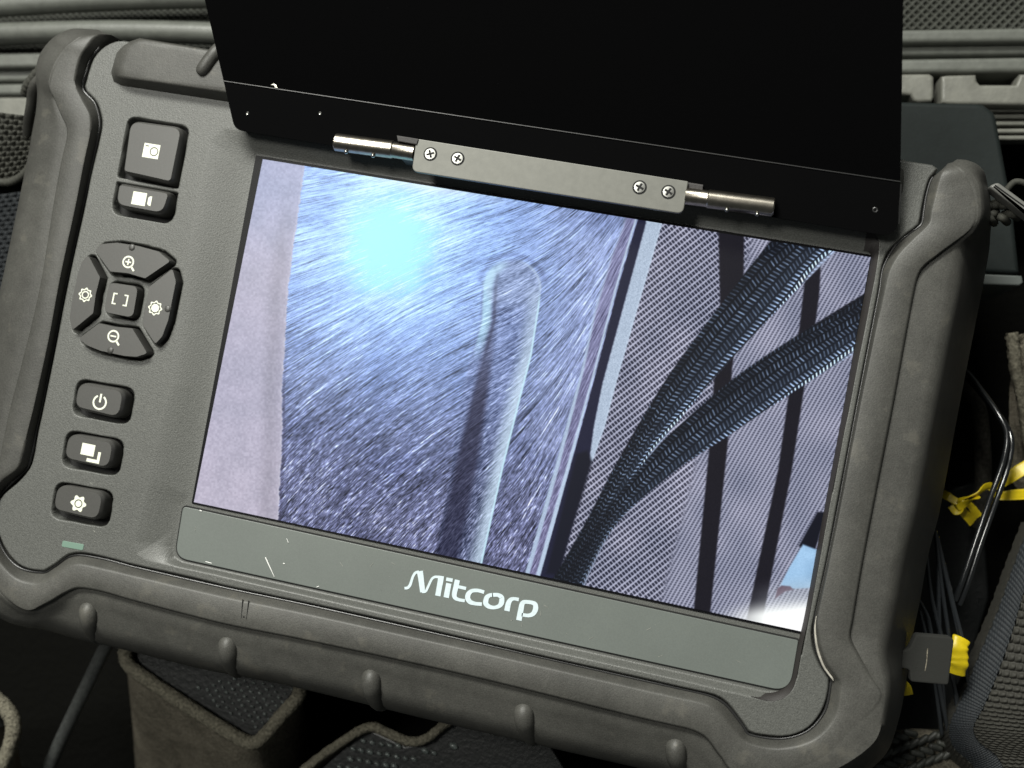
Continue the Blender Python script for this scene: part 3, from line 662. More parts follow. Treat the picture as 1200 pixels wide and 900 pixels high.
# name plate and lettering
npz = .42
npo = round_poly(PM([(214.5, 593.5), (935.5, 750.5), (925, 811), (205, 653)], npz)[:, :2], [1.0, .4, 4.2, 3.6], 8)
npl = obj('name_plate', plate(npo, npz, -.4, .08), M['plate'], MON, label='flat grey strip below the screen with pale lettering')
obj('plate_seam', plate(grow(np.c_[ccw(npo), np.zeros(len(npo))], .42)[:, :2], .10, -.5, .05), M['dark'], MON)
def stroke(pts, w, z, sc=6.0, ox=460, oy=650, n=5, smooth=True, capf=0.0):
    p = np.array([P(ox+x/sc, oy+y/sc, z) for x, y in pts]); w = np.atleast_1d(w).astype(float)
    w = np.interp(np.linspace(0, 1, len(p)), np.linspace(0, 1, len(w)), w) if len(w) > 1 else np.full(len(p), w[0])
    if smooth: q = catmull(np.c_[p, w], n); p, w = q[:, :3], q[:, 3]
    w = w/sc*.212/2
    t = np.gradient(p, axis=0); t /= np.linalg.norm(t, axis=1)[:, None]; s = np.stack([-t[:, 1], t[:, 0], 0*t[:, 0]], 1)
    V = np.concatenate([p-s*w[:, None], p+s*w[:, None]]); m_ = len(p)
    Ft = [(i, i+1, m_+i+1, m_+i) for i in range(m_-1)]
    top = V.copy(); bot = V-[0, 0, .08]; k = len(V)
    F = list(Ft)+[tuple(k+i for i in reversed(f)) for f in Ft]+[(i+1, i, k+i, k+i+1) for i in range(m_-1)]+[(m_+i, m_+i+1, k+m_+i+1, k+m_+i) for i in range(m_-1)]+[(0, m_, k+m_, k), (m_-1, k+m_-1, k+2*m_-1, 2*m_-1)]
    V2 = np.concatenate([top, bot])
    a, b_, c_ = V2[F[0][0]], V2[F[0][1]], V2[F[0][2]]
    if np.cross(b_-a, c_-a)[2] < 0: F = [tuple(reversed(f)) for f in F]
    return V2, F
zl = npz+.10
let = {
 'letter_m': [([(84, 236), (108, 232), (124, 212), (142, 158), (160, 128), (186, 120)], [17, 20, 20, 18, 18, 18]), ([(192, 116), (199, 160), (206, 215), (212, 264)], [44, 40, 38, 36]), ([(206, 262), (232, 258), (250, 225), (276, 172), (300, 156), (336, 160)], [16, 17, 17, 17, 17, 18]), ([(342, 150), (338, 180), (328, 235), (318, 290)], [40, 40, 38, 38])],
 'letter_i': [([(396, 202), (377, 302)], [38, 38]), ([(402, 164), (398, 188)], [46, 46])],
 'letter_t': [([(456, 178), (446, 225), (434, 278), (442, 305), (470, 318), (508, 324)], [36, 36, 34, 28, 22, 22]), ([(446, 222), (517, 238)], [22, 22])],
 'letter_c': [([(644, 264), (600, 252), (560, 254), (534, 276), (528, 305), (545, 332), (585, 345), (628, 348)], [24, 24, 26, 34, 36, 32, 24, 24])],
 'letter_o': [([(700, 283), (740, 283), (768, 303), (766, 338), (748, 362), (714, 372), (676, 364), (655, 340), (662, 303), (685, 285), (706, 283)], [26, 26, 34, 36, 28, 24, 30, 36, 34, 26, 26])],
 'letter_r': [([(804, 396), (814, 345), (830, 318), (855, 310), (888, 316)], [38, 36, 30, 22, 24])],
 'letter_p': [([(888, 462), (900, 400), (912, 345), (935, 332), (975, 336), (1003, 350), (1005, 385), (985, 418), (950, 428), (908, 422)], [38, 38, 34, 26, 26, 32, 36, 30, 24, 24])]}
for nm, ss in let.items():
    obj(nm, join([stroke(p, w, zl+.002*i, smooth=len(p) > 2) for i, (p, w) in enumerate(ss)]), M['logo'], npl, smooth=0)
# lint and chips lying on the plate
obj('lint', join([tube(np.linspace(P(311, 653, npz+.2), P(321.5, 676, npz+.15), 5), [.14, .16, .14, .1, .05], 6), tube([P(336, 631, npz+.15), P(338, 636, npz+.15)], .07, 5),
                  tube([P(241, 658, npz), P(248, 660, npz)], .10, 5), tube([P(371, 688, npz+.1), P(374, 687, npz+.1)], .10, 5), tube([P(332, 660, npz+.1), P(333.5, 661, npz+.1)], .14, 5),
                  tube([P(234, 598, npz+.1), P(236.5, 599, npz+.1)], .15, 5)]), M['fibre'], npl)

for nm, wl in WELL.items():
    obj('well_shadow', plate(grow(np.c_[wl, np.zeros(len(wl))], .2)[:, :2], -.9, -1.6, .02, seg=1), M['dark'], MON, smooth=0)  # near-black sheet stands in for the shade inside each button well
dst = []
for k in range(46):
    x = random.uniform(60, 235); y = random.uniform(130, 640)
    if x < 95+(400-y)*.12+8: continue
    q = P(x, y, HZ+.03); a_ = random.uniform(0, 3.1); l_ = random.choice((.08, .1, .12, .4))
    dst.append(tube([q-[l_*math.cos(a_), l_*math.sin(a_), 0], q+[l_*math.cos(a_), l_*math.sin(a_), .02]], random.uniform(.035, .07), 5))
for k in range(30):
    t_ = random.random(); x = 225+t_*680; y = 600+t_*150+random.uniform(5, 50)
    q = P(x, y, npz+.04); a_ = random.uniform(0, 3.1); l_ = random.choice((.07, .1, .25, .6))
    dst.append(tube([q-[l_*math.cos(a_), l_*math.sin(a_), 0], q+[l_*math.cos(a_), l_*math.sin(a_), .01]], random.uniform(.02, .05), 5))
obj('dust', join(dst), mat('dust_specks', (.30, .30, .27), .8), MON, kind='stuff')
# keys and their printed symbols
KO = {}
for nm, p in K.items():
    p3 = np.c_[p, np.zeros(len(p))]
    big = nm in ('camera_button', 'video_button', 'power_button', 'window_button', 'settings_button')
    fl = .62 if big else .16
    rs_ = ([setz(grow(p3, .75), -2.5), setz(grow(p3, .72), KZ-1.9)] if big else [setz(grow(p3, fl+.08), -2.5)])+[setz(grow(p3, fl), KZ-1.1-.6*big*0), setz(grow(p3, fl*.85), KZ-.75), setz(grow(p3, .05), KZ-.06), setz(p3, KZ), setz(grow(p3, -.12), KZ), setz(grow(p3, -.2), KZ)]
    if nm != 'focus_button' and not big:
        pass
    KO[nm] = obj(nm, rings(rs_), M['key'], MON, smooth=26)
EX = P(400, 0, 0)*0+[1, 0, 0]
def sym(cx, cy, poly, m='white', z=KZ+.05, sc=.212):
    """flat printed shape: list of (x right, y up) in photograph pixels along the monitor's own axes"""
    c = P(cx, cy, z); p = np.array([(c[0]+x*sc, c[1]+y*sc) for x, y in poly]); return plate(p, z, z-.06, .01, seg=1)
def band(cx, cy, r0, r1, a0=0, a1=360, n=28, lob=0, la=0, z=KZ+.05, sc=.212):
    c = P(cx, cy, z); a = np.radians(np.linspace(a0, a1, n+1)); full = abs(a1-a0) >= 359.9
    V = []; F = []
    for t in a:
        ro_ = r1+la*math.cos(lob*t); ri_ = r0+la*.6*math.cos(lob*t) if la else r0
        for r_, zz in ((ri_, z), (ro_, z), (ro_, z-.06)): V.append((c[0]+r_*sc*math.cos(t), c[1]+r_*sc*math.sin(t), zz))
    for i in range(n): F += [(3*i, 3*i+1, 3*i+4, 3*i+3), (3*i+1, 3*i+2, 3*i+5, 3*i+4)]
    return np.array(V), F
def disc(r, n=24, lob=0, la=0): return [((r+la*math.cos(lob*t))*math.cos(t), (r+la*math.cos(lob*t))*math.sin(t)) for t in np.linspace(0, 2*math.pi, n, endpoint=False)]
def rect(x0, y0, x1, y1): return [(x0, y0), (x1, y0), (x1, y1), (x0, y1)]
def rotr(pts, a): a = math.radians(a); return [(x*math.cos(a)-y*math.sin(a), x*math.sin(a)+y*math.cos(a)) for x, y in pts]
def icon(nm, parts, m='white', part='symbol'): return obj(part, join(parts), M[m], KO[nm], smooth=0)
icon('camera_button', [sym(177.2, 177, rect(-10.5, -8.8, 10.5, 8.8))])
icon('camera_button', [band(180.4, 177.6, 4.4, 5.5, z=KZ+.10), sym(172.5, 170.7, rect(-2.2, -.6, 2.2, .6), z=KZ+.10)], 'ink', 'symbol_line')
icon('video_button', [sym(163, 232.8, rect(-9, -8, 9, 8)), sym(175.2, 235.5, [(-2.3, -4), (-.5, -5.6), (2.4, -6), (2.4, 6), (-.5, 5.6), (-2.3, 4)])])
for nm, cx, cy, plus in (('zoom_in_button', 150.3, 307, 1), ('zoom_out_button', 132.8, 394, 0)):
    pr = [band(cx, cy, 5.6, 7.6), sym(cx, cy, rotr(rect(7, -1.2, 13.5, 1.2), -46))]
    pr.append(sym(cx, cy, rect(-3.8, -.9, 3.8, .9)))
    if plus: pr.append(sym(cx, cy, rect(-.9, -3.8, .9, 3.8), z=KZ+.052))
    icon(nm, pr)
icon('dim_button', [band(100, 345.5, 6.3, 8.0, lob=8, la=1.0, n=64), band(100, 345.5, 3.4, 4.8)])
icon('bright_button', [band(181.8, 361, 6.6, 8.2, lob=8, la=1.0, n=64), sym(181.8, 361, disc(5.0))])
icon('focus_button', [sym(140.7, 351, rect(-10, -7, -8.2, 7)), sym(140.7, 351, rect(-8.2, 5.4, -4.6, 7)), sym(140.7, 351, rect(-8.2, -7, -4.6, -5.4)),
                      sym(140.7, 351, rect(8.2, -7, 10, 7)), sym(140.7, 351, rect(4.6, 5.4, 8.2, 7)), sym(140.7, 351, rect(4.6, -7, 8.2, -5.4))])
icon('power_button', [band(116.8, 471.5, 7.0, 9.2, 118, 422), sym(116.8, 471.5, rect(-1.2, 0, 1.2, 10.5))])
icon('window_button', [sym(103, 527, rect(-8.6, -7, 8.6, 7)), sym(110, 535.5, [(-8.6, -7), (8.0, -7), (8.0, 7), (4.4, 7), (4.4, -2.9), (-8.6, -2.9)])])
icon('settings_button', [sym(91.8, 590.2, disc(8.9, 72, 6, 1.5))])
icon('settings_button', [band(91.8, 590.2, 4.0, 5.1, z=KZ+.10)], 'ink', 'symbol_line')
for nm, cx, cy in (('zoom_in_button', 154.5, 290), ('zoom_out_button', 129.5, 410.5), ('bright_button', 196.5, 362)):
    cpt = P(cx, cy, KZ); obj('locating_dimple', rings([setz(np.array([(cpt[0]+r_*math.cos(t), cpt[1]+r_*math.sin(t)) for t in np.linspace(0, 6.2832, 14, endpoint=False)]), z_) for r_, z_ in ((.95, KZ-.1), (.8, KZ+.12), (.45, KZ+.25))]), M['key'], KO[nm])
# status light
obj('status_light', plate(round_poly(PM([(73.5, 633.5), (98.5, 638), (97, 645), (72, 640.5)], HZ+.1)[:, :2], .4), HZ+.12, HZ-.8, .05), M['led'], MON, label='small pale green status light')

# port cover tab on the right side
tb = round_poly(PM([(1074, 743), (1115, 746.5), (1118, 751), (1111.5, 803), (1067, 799), (1066, 785), (1048, 781), (1050, 765), (1066, 760)], -14)[:, :2], [1, 1, .6, .8, .8, .8, .3, .3, 1.2])
tab = obj('port_cover_tab', plate(tb, -14, -17, .4), mat('tab_rubber', (.013, .0135, .0115), .9, bump=[(1, .4, .15)], wear=[(.9, .70, (.10, .10, .08), .5)]), MON)
obj('crease', tube(PM([(1087, 760), (1086, 775), (1084, 786)], -14.05), .16, 6), M['felt'], tab)
# strap lug at the upper left
lug = catmull([P(70, 78, -3), P(57, 87, -4), P(45, 97, -5), P(40, 112, -8), P(36, 134, -12), P(34, 160, -20)], 6)
obj('strap_lug', tube(lug, np.linspace(2.5, 1.5, len(lug)), 4, flat=1.3), M['rubber'], MON, smooth=180)

# ---- folding sun shade with its hinge
ZF, ZB = 8.5, 6.6
FL, FR = P(262, 95, ZF), P(1055, 213, ZF)
ax = (FR-FL)/np.linalg.norm(FR-FL); upd = np.array([-ax[1], ax[0], 0]); 
tilt = math.radians(27); pdir = upd*math.cos(tilt)+np.array([0, 0, math.sin(tilt)]); pn = np.cross(ax, pdir)
def sheet(poly, nrm, th):
    poly = np.asarray(poly, float); c = poly.mean(0)
    return rings([poly-nrm*th, poly])
up_poly = [FL, FR, PL(1057, 100, FL, pn), PL(1058.5, 0, FL, pn), PL(1060, -85, FL, pn), PL(1050, -95, FL, pn), PL(232, -95, FL, pn), PL(221, -85, FL, pn), PL(240, 0, FL, pn)]
shade = obj('sun_shade', sheet(up_poly, pn, 1.2), M['shade'], MON, smooth=0, label='black folded-back sun shade hinged above the screen')
lip_poly = round_poly([FL+[0, 0, -.02], P(275, 152, ZB), P(1051, 278, ZB), FR+[0, 0, -.02]], [0, 3.2, 3.2, 0])
ln = np.cross(FR-FL, FL-P(275, 152, ZB)); ln /= np.linalg.norm(ln)
if ln[2] < 0: ln = -ln
lip = obj('shade_lip', sheet(lip_poly[::-1], -ln*-1, 1.1), M['shade'], shade, smooth=0)
obj('fold_edge', tube(np.linspace(FL+[0, 0, .05], FR+[0, 0, .05], 30), .17, 6), M['shade_edge'], shade)
obj('lip_edge', tube(np.linspace(P(1056, 216, ZF), P(1053.5, 262, ZB+.2), 5), .18, 6), M['shade_edge'], shade)
for (x, y) in ((290, 133), (375, 133), (1025.5, 246)):
    c = PL(x, y, FL, ln)+ln*.03
    a = np.linspace(0, 2*math.pi, 12, endpoint=False); e2 = np.cross(ln, ax)
    r0 = .75 if x > 1000 else .45
    obj('rivet', rings([np.array([c+(ax*math.cos(t)+e2*math.sin(t))*r_+ln*h for t in a]) for r_, h in ((r0, 0), (r0*.7, .12), (r0*.35, .05))]), M['shade_edge'] if x > 1000 else M['screw'], shade)
cp = PL(322, 100.5, FL, ln); obj('paint_chip', join([tube([cp+[-.9, .05, .15], cp+[-.2, .15, .25], cp+[.6, 0, .15]], [.15, .28, .18], 5), tube([cp+[.1, -.3, .1], cp+[.8, -.4, .1]], .14, 5)]), M['chip'], shade)
# hinge plate and pins
HP = 9.8
hp = round_poly([*PM([(488, 162.5), (806.5, 212.5), (800.5, 250.5), (482.5, 200.5)], HP)], [.3, .3, 1.6, 1.6])[:, :2]
hinge = obj('hinge_plate', plate(hp, HP, HP-1.0, .12), M['alu'], MON)
obj('hinge_block', plate(PM([(468, 160), (824, 216), (822, 232), (470, 186)], HP-1.2)[:, :2], HP-1.2, HZ+.5, .3), M['gasket'], MON)
for (x, y) in ((504.3, 180.5), (536.3, 185.8), (749.6, 219.5), (783.3, 225)):
    c = P(x, y, HP+.05); a = np.linspace(0, 2*math.pi, 24, endpoint=False)
    circ = lambda r_, z_: np.array([(c[0]+r_*math.cos(t), c[1]+r_*math.sin(t), HP+z_) for t in a])
    obj('screw_seat', rings([circ(1.72, -.3), circ(1.72, .03), circ(1.6, .035)]), M['dark'], hinge)
    sc_o = obj('screw', rings([circ(1.42, -.2), circ(1.42, .1), circ(1.3, .2), circ(.6, .27)]), M['screw'], hinge, smooth=30)
    an = random.uniform(20, 70)
    def bar(an): 
        p = [(c[0]+x_*math.cos(an)-y_*math.sin(an), c[1]+x_*math.sin(an)+y_*math.cos(an)) for x_, y_ in ((-.98, -.26), (.98, -.26), (.98, .26), (-.98, .26))]
        return np.array(p)
    obj('cross_slot', join([plate(bar(math.radians(an)), HP+.32, HP, .02, seg=1), plate(bar(math.radians(an+90)), HP+.325, HP, .02, seg=1)]), M['dark'], sc_o, smooth=0)
PZ = 8.3
for (a, b, c2, dots) in (((393, 166.5), (461, 175.5), (486, 179.5), ((406, 177), (437.5, 181.5))), ((907, 243), (829, 233), (803, 229.5), ((852, 245), (887.5, 250)))):
    pa, pb, pc = P(*a, PZ), P(*b, PZ), P(*c2, PZ); d = (pb-pa)/np.linalg.norm(pb-pa)
    ts = [pa, pa+d*.25, pb-d*.12, pb, pb+d*.02, pc]
    pin = obj('hinge_pin', tube(np.array([pa, pa+d*.3, pa+d*.32, pb-d*.2, pb, pb+d*.15, pc]), [1.95, 2.2, 2.2, 2.2, 2.05, 2.0, 2.0], 28), M['steel'], MON, smooth=30)
    for (x, y) in dots:
        q = P(x, y, PZ+.75); obj('set_screw', capsule(q+[0, -.15, -.3], q+[0, -.25, .1], .52, 12), M['screw'], pin)
obj('hinge_tab', plate(PM([(465, 158.5), (490, 162.5), (488, 169), (466, 165)], PZ+2)[:, :2], PZ+1.9, PZ, .1), M['gasket'], MON)

# ================================================================== the case around it
CASE = empty('carrying_case', (0, 0, -128), 'open hard plastic carrying case with ribbed grey rim, hinge and netting behind the monitor', 'case')
def slab(name, px, z, th, m, bev=.8, parent=None, rr=1.0, **kw): return obj(name, plate(resample(round_poly(PM(px, z)[:, :2], rr), 2.0) if rr else PM(px, z)[:, :2], z, z-th, bev, seg=4), m, parent, **kw)
def roll(name, pts, z, r, m, flat=1.0):
    pp = catmull([P(x, y, z) for x, y in pts], 12); return obj(name, tube(pp, r, 20, flat=flat), m, CASE, smooth=180)
roll('rim_roll', [(-60, 13), (0, 8), (120, 1), (260, -3), (420, -4)], -66, 3.4, M['case'])
roll('rim_roll', [(-60, 44), (0, 40), (130, 37), (260, 40), (420, 50)], -66, 3.6, M['case'])
for (y0, y1, z, m) in ((61, 79, -68, 'case'), (81, 95, -71, 'case'), (97.5, 111, -69, 'case'), (113, 150, -70, 'caselight')):
    slab('rim_step', [(-60, y0+1), (110, y0-1), (110, y1-1), (-60, y1+1)], z, 14, M[m], 1.2, CASE, 0)
P_, u_, v_ = patch([P(-60, -30, -74), P(430, -40, -74), P(430, 62, -74), P(-60, 66, -74)], 400, 90)
P_[..., 2] += .55*np.sin(u_*400*1.0)*np.sin(v_*90*1.1)
obj('edge_netting', grid(P_), M['net'], CASE, smooth=180)
# right part of the rim
P_, u_, v_ = patch([P(960, -40, -78), P(1260, -40, -78), P(1260, 34, -78), P(960, 36, -78)], 420, 110)
xx = P_[..., 0]; yy = P_[..., 1]; r_ = math.radians(10)
xr_ = xx*math.cos(r_)+yy*math.sin(r_); yr_ = -xx*math.sin(r_)+yy*math.cos(r_)
P_[..., 2] += .65*np.maximum(np.cos((xr_+yr_)*2.35), np.cos((xr_-yr_)*2.35))
obj('lid_netting', grid(P_), M['net'], CASE, smooth=180)
for (y0, y1, z, dz) in ((33.5, 50, -70, 0), (52.5, 65, -73, 0), (68, 85.5, -69, 0)):
    slab('rim_step', [(960, y0+2), (1260, y0-2.5), (1260, y1-2), (960, y1+1)], z, 14, M['case'], 1.3, CASE, 0)
slab('hinge_knuckle', [(1000, 87), (1094.5, 86), (1095, 119), (1070, 120), (1070, 111), (1000, 111)], -66, 9, M['caselight'], 1.0, CASE, .4)
slab('hinge_knuckle', [(1103, 88), (1145, 87), (1145, 99), (1193, 99), (1193, 86.5), (1260, 86), (1260, 124), (1103, 122)], -66, 9, M['caselight'], 1.0, CASE, .3)
for k, y in enumerate((126, 134, 142, 151, 159)):
    slab('louvre', [(1120, y), (1260, y-1), (1260, y+4.5), (1120, y+5)], -70-.5*k, 5, M['caselight'], .5, CASE, 0)
slab('back_wall', [(-80, 50), (1280, 50), (1280, 175), (-80, 190)], -84, 44, M['floor'], .5, CASE, 0)
# walls of the case interior and its floor
obj('floor', join([plate(np.array([(-290, -240), (290, -240), (290, 230), (-290, 230)]), -112, -134, .5), plate(grow(np.c_[back, np.zeros(len(back))], -24)[:, :2], -40.3, -113, 2)]), M['floor'], None, kind='structure')

for (xa, ya, xb, yb) in ((-290, -240, -270, 230), (270, -240, 290, 230), (-270, -240, 270, -220)):
    obj('side_wall', plate(np.array([(xa, ya), (xb, ya), (xb, yb), (xa, yb)]), -58, -127.5, 2), M['floor'], CASE)
# power adapter behind the monitor's right shoulder
ADP = empty('power_adapter', P(1110, 220, -128), 'dark green-grey plastic box standing behind the upper right corner of the monitor', 'adapter box')
slab('body', [(1000, 117), (1152, 121), (1167, 132), (1187, 240), (1196, 322), (1000, 314)], -52, 76, M['box'], 1.4, ADP, [1, 1, 3, 1, 1, 1])
slab('base_rim', [(1040, 316), (1198, 323), (1200, 335), (1040, 330)], -52.5, 30, M['boxrim'], .5, ADP, .3)
# ---- strap webbing, left
def weave_patch(corn, nu, nv, cu, cv, amp, name, m, parent=None, bow=0, **kw):
    P_, u_, v_ = patch(corn, nu, nv)
    a = np.sin(u_*math.pi*cu); b = np.sin(v_*math.pi*cv)
    chk = np.abs(a*b)**.6*np.sign(a*b)
    wob = (nz(u_*cu*1.0+v_*0, v_*cv*1.0)-.5)
    P_[..., 2] += amp*(np.abs(a)**.5*np.abs(b)**.5)*(1+.5*wob)+.35*amp*chk+bow*np.sin(u_*math.pi)
    return obj(name, grid(P_), m, parent, smooth=180, **kw)
STL = empty('shoulder_strap', P(15, 170, -20), 'dark woven webbing strap looped through the lug at the upper left of the monitor', 'strap')
weave_patch([P(-30, 128, -17), P(50, 138, -17), P(36, 208, -22), P(-30, 222, -22)], 220, 200, 15, 13, 1.0, 'webbing', M['web'], STL)
hem = catmull([P(50, 140, -17), P(46, 160, -17), P(41, 182, -18), P(30, 202, -19), P(14, 213, -20), P(-5, 213, -20), P(-30, 206, -21)], 12)
hv, hf = tube(hem, 1.0+.28*np.abs(np.sin(np.arange(len(hem))*1.3)), 10)
obj('hem', (hv, hf), M['web'], STL, smooth=180)
bk = catmull([P(54, 74, -8), P(42, 88, -9), P(33, 100, -10), P(30, 110, -12)], 8)
obj('strap_loop', tube(bk, 1.1+.45*np.abs(np.sin(np.arange(len(bk))*1.1)), 8), M['web'], STL, smooth=180)
weave_patch([P(-30, 232, -60), P(26, 225, -60), P(0, 400, -70), P(-60, 400, -70)], 160, 300, 12, 32, .9, 'webbing', M['tape'], STL)
# ---- strap and clip, right
STR = empty('strap_clip', P(1185, 240, -20), 'grey plastic clip tip and webbing knot beside the upper right corner of the monitor', 'strap clip')
cpn = [P(1158, 218, -8), P(1170, 213, -8), P(1215, 246, -8), P(1215, 262, -8)]
obj('clip', plate(round_poly(np.array(cpn)[:, :2], [1.2, 1.2, .2, .2]), -8, -12, .7, seg=4), mat('clip_plastic', (.14, .14, .13), .4, bump=[(2, .2, .05)]), STR)
obj('clip_groove', tube([P(1166, 217, -7.95), P(1188, 233, -7.95), P(1212, 250, -7.95)], .18, 6), M['dark'], STR)
kn = []
for k in range(9):
    x = 1158+random.uniform(0, 30); y = 236+random.uniform(0, 22); a_ = random.uniform(0, 3.1)
    kn.append(tube(catmull([P(x-9*math.cos(a_), y-5*math.sin(a_), -16), P(x, y-2, -13), P(x+9*math.cos(a_), y+5*math.sin(a_), -16)], 5), 1.0, 8))
obj('knot', join(kn), M['web'], STR, smooth=180)
obj('cord_loop', tube(catmull([P(1180, 222, -14), P(1190, 213, -13), P(1204, 216, -13), P(1215, 226, -14)], 8), .8, 8), M['web'], STR, smooth=180)
# ---- wires and ties, right
def wire(name, pts, r, m, z, parent=None, **kw):
    zz = z if hasattr(z, '__len__') else [z]*len(pts)
    return obj(name, tube(catmull([P(x, y, q) for (x, y), q in zip(pts, zz)], 10), r, 10), m, parent, smooth=180, **kw)
TW_ = empty('twin_wire', P(1160, 560, -50), 'pair of glossy black wires curving down past the yellow tie', 'wires')
wire('wire', [(1115, 422), (1134, 437), (1152, 460), (1170, 486), (1180, 508), (1176, 540), (1160, 585), (1143, 635), (1128, 680), (1119, 704)], .80, M['wire'], [-60, -56, -52, -48, -46, -45, -43, -42, -42, -43], TW_)
wire('wire', [(1118, 432), (1138, 448), (1160, 474), (1180, 500), (1185.5, 520), (1181, 548), (1167, 588), (1150, 635), (1134, 684), (1124, 709)], .80, M['wire'], [-61, -57, -53, -49, -47, -46, -44, -43, -43, -44], TW_)
BN = empty('wire_bundle', P(1100, 760, -60), 'bundle of thin black wires running under the rubber tab and yellow tape', 'wires')
for k, (a, b, c, d) in enumerate((((1096, 622), (1104, 690), (1112, 745), (1124, 850)), ((1098, 628), (1112, 690), (1124, 745), (1138, 818)), ((1075, 700), (1088, 725), (1100, 800), (1112, 862)), ((1100, 640), (1100, 700), (1102, 760), (1108, 850)), ((1078, 715), (1085, 745), (1094, 790), (1104, 862)), ((1106, 660), (1118, 712), (1130, 760), (1134, 800)), ((1085, 640), (1092, 700), (1110, 770), (1126, 835)))):
    wire('wire', [a, b, c, d], .58, mat('thin_wire', (.022, .025, .028), .15, coat=1.0) if k == 0 else bpy.data.materials['thin_wire'], [-42, -41, -42, -48], BN)
def ribbon(pts, w, z0, tw=0, n=10):
    p = catmull([P(x, y, q) for x, y, q in pts], n); m_ = len(p); t = np.gradient(p, axis=0); t /= np.linalg.norm(t, axis=1)[:, None]
    rows = []
    for i in range(m_):
        s = np.cross(t[i], [0, 0, 1]); s /= np.linalg.norm(s); a_ = tw*i/m_; s2 = s*math.cos(a_)+np.array([0, 0, 1])*math.sin(a_); u_ = np.cross(s2, t[i])
        ww = w if not hasattr(w, '__len__') else np.interp(i/(m_-1), np.linspace(0, 1, len(w)), w)
        ring = []
        for (x_, y_) in ((-1, -.12), (-.6, .05), (-.15, -.08), (.2, .1), (.6, -.02), (1, .12), (1, -.1), (.6, -.22), (0, -.3), (-.6, -.25)):
            ring.append(p[i]+s2*x_*ww+u_*y_*ww)
        rows.append(np.array(ring))
    return rings(rows)
YT = empty('yellow_tie', P(1150, 580, -45), 'twisted bright yellow plastic tie knotted around the pair of black wires', 'tie')
for k, (pts, w, tw) in enumerate((([(1104, 577, -44), (1110, 581, -42), (1122, 588, -41), (1136, 590, -40)], [1.1, 1.2, 1.1, .8], .5), ([(1120, 592, -42), (1130, 601, -43), (1141, 612, -44)], [.8, 1.3, 1.6], .3), ([(1132, 587, -41), (1140, 596, -43), (1147, 606, -44)], [.7, 1.0, 1.2], -.3),
        ([(1114, 593, -39), (1120, 600, -38), (1126, 596, -38), (1124, 586, -38), (1134, 582, -38), (1146, 578, -38), (1154, 571, -39), (1162, 569, -41)], [.8, .9, .9, 1.0, 1.1, 1.3, 1.2, 1.0], 2.8),
        ([(1122, 595, -37.5), (1132, 590, -37), (1142, 585, -37), (1148, 582, -38)], [.8, 1.2, 1.2, .5], -2.5),
        ([(1158, 572, -47), (1168, 570, -46), (1180, 562, -44), (1194, 552, -43), (1215, 540, -43)], [.6, .9, 1.5, 1.8, 1.8], .5), ([(1160, 577, -47), (1172, 581, -45), (1186, 580, -44), (1215, 578, -44)], [.6, 1.1, 1.4, 1.5], -.3))):
    obj('strand', ribbon([(x, y, z-13) for x, y, z in pts], w, 0, tw), M['yellow'], YT, smooth=60)
YP = empty('yellow_tape', P(1110, 780, -50), 'short yellow tape wrap around the thin wires behind the rubber tab', 'tape')
pp = catmull([P(1127, 748, -39), P(1124, 758, -38), P(1124, 770, -38), P(1124, 778, -38), P(1120, 789, -39)], 8); wv = 2.7+.18*np.sin(np.arange(len(pp))*.85)
V_, F_ = tube(pp, wv*.85, 16, flat=.35); obj('wrap', (V_, F_), M['yellow'], YP, smooth=60)
slab('tail', [(1054, 801), (1066, 797), (1071, 814), (1055, 817)], -30, 1, M['yellow'], .2, YP, .3)

# ---- padded dividers at the bottom
DZ = -41.0
def fuzz_tube(path, r, amp, n=16, flat=1):
    V, F = tube(path, r, n, flat=flat); d = rng.randn(len(V), 3)*amp; return V+d, F
def divider(name, rim, drop, liner, label, beads, rr=2.0, seed=0, group='felt covered dividers under the monitor'):
    rt_ = empty(name, np.mean([P(x, y, -128) for x, y in rim], 0), label, 'divider', group)
    rp = catmull([P(x, y, DZ-1.5) for x, y in rim], 14)
    obj('rim', fuzz_tube(rp, rr, .10, 18, 1.1), M['feltedge'], rt_, smooth=180)
    # outer wall: from the rim down, flaring outwards
    bt = catmull([P(x, y, -110) for x, y in drop], 1 if len(drop) == 2 else 14)
    bt = np.stack([np.interp(np.linspace(0, 1, len(rp)), np.linspace(0, 1, len(bt)), bt[:, i]) for i in range(3)], 1)
    k = np.linspace(0, 1, 40)[None, :, None]; Wl = rp[:, None, :]*(1-k)+bt[:, None, :]*k
    Wl[..., :2] += (rng.rand(Wl.shape[0], Wl.shape[1], 1)-.5)*.3
    obj('wall', grid(Wl), M['felt'], rt_, smooth=180)
    lp = ccw(PM(liner, DZ-7)[:, :2]); obj('liner', plate(lp, DZ-4, DZ-9, .5), M['liner'], rt_)
    bs = []
    for (x, y, s, b_) in beads:
        q = P(x, y, DZ-3.6); a = np.linspace(0, 2*math.pi, 10, endpoint=False)
        bs.append(rings([np.array([(q[0]+s*r_*1.25*math.cos(t+.3*b_), q[1]+s*r_*.8*math.sin(t), q[2]+h*s) for t in a]) for r_, h in ((1, -.6), (1, 0), (.75, .4), (.35, .55))]))
    if bs: obj('beads', join(bs), M['bead'], rt_, smooth=60, kind='stuff')
    return rt_
def beadgrid(o, e1, e2, n1, n2, test, s=.75, jit=.6):
    out = []
    for i in range(n1):
        for j in range(n2):
            x = o[0]+e1[0]*i+e2[0]*(j+.5*(i % 2)); y = o[1]+e1[1]*i+e2[1]*(j+.5*(i % 2))
            if test(x, y): out.append((x+random.uniform(-jit, jit), y+random.uniform(-jit, jit), s*random.uniform(.7, 1.15), 1))
    return out
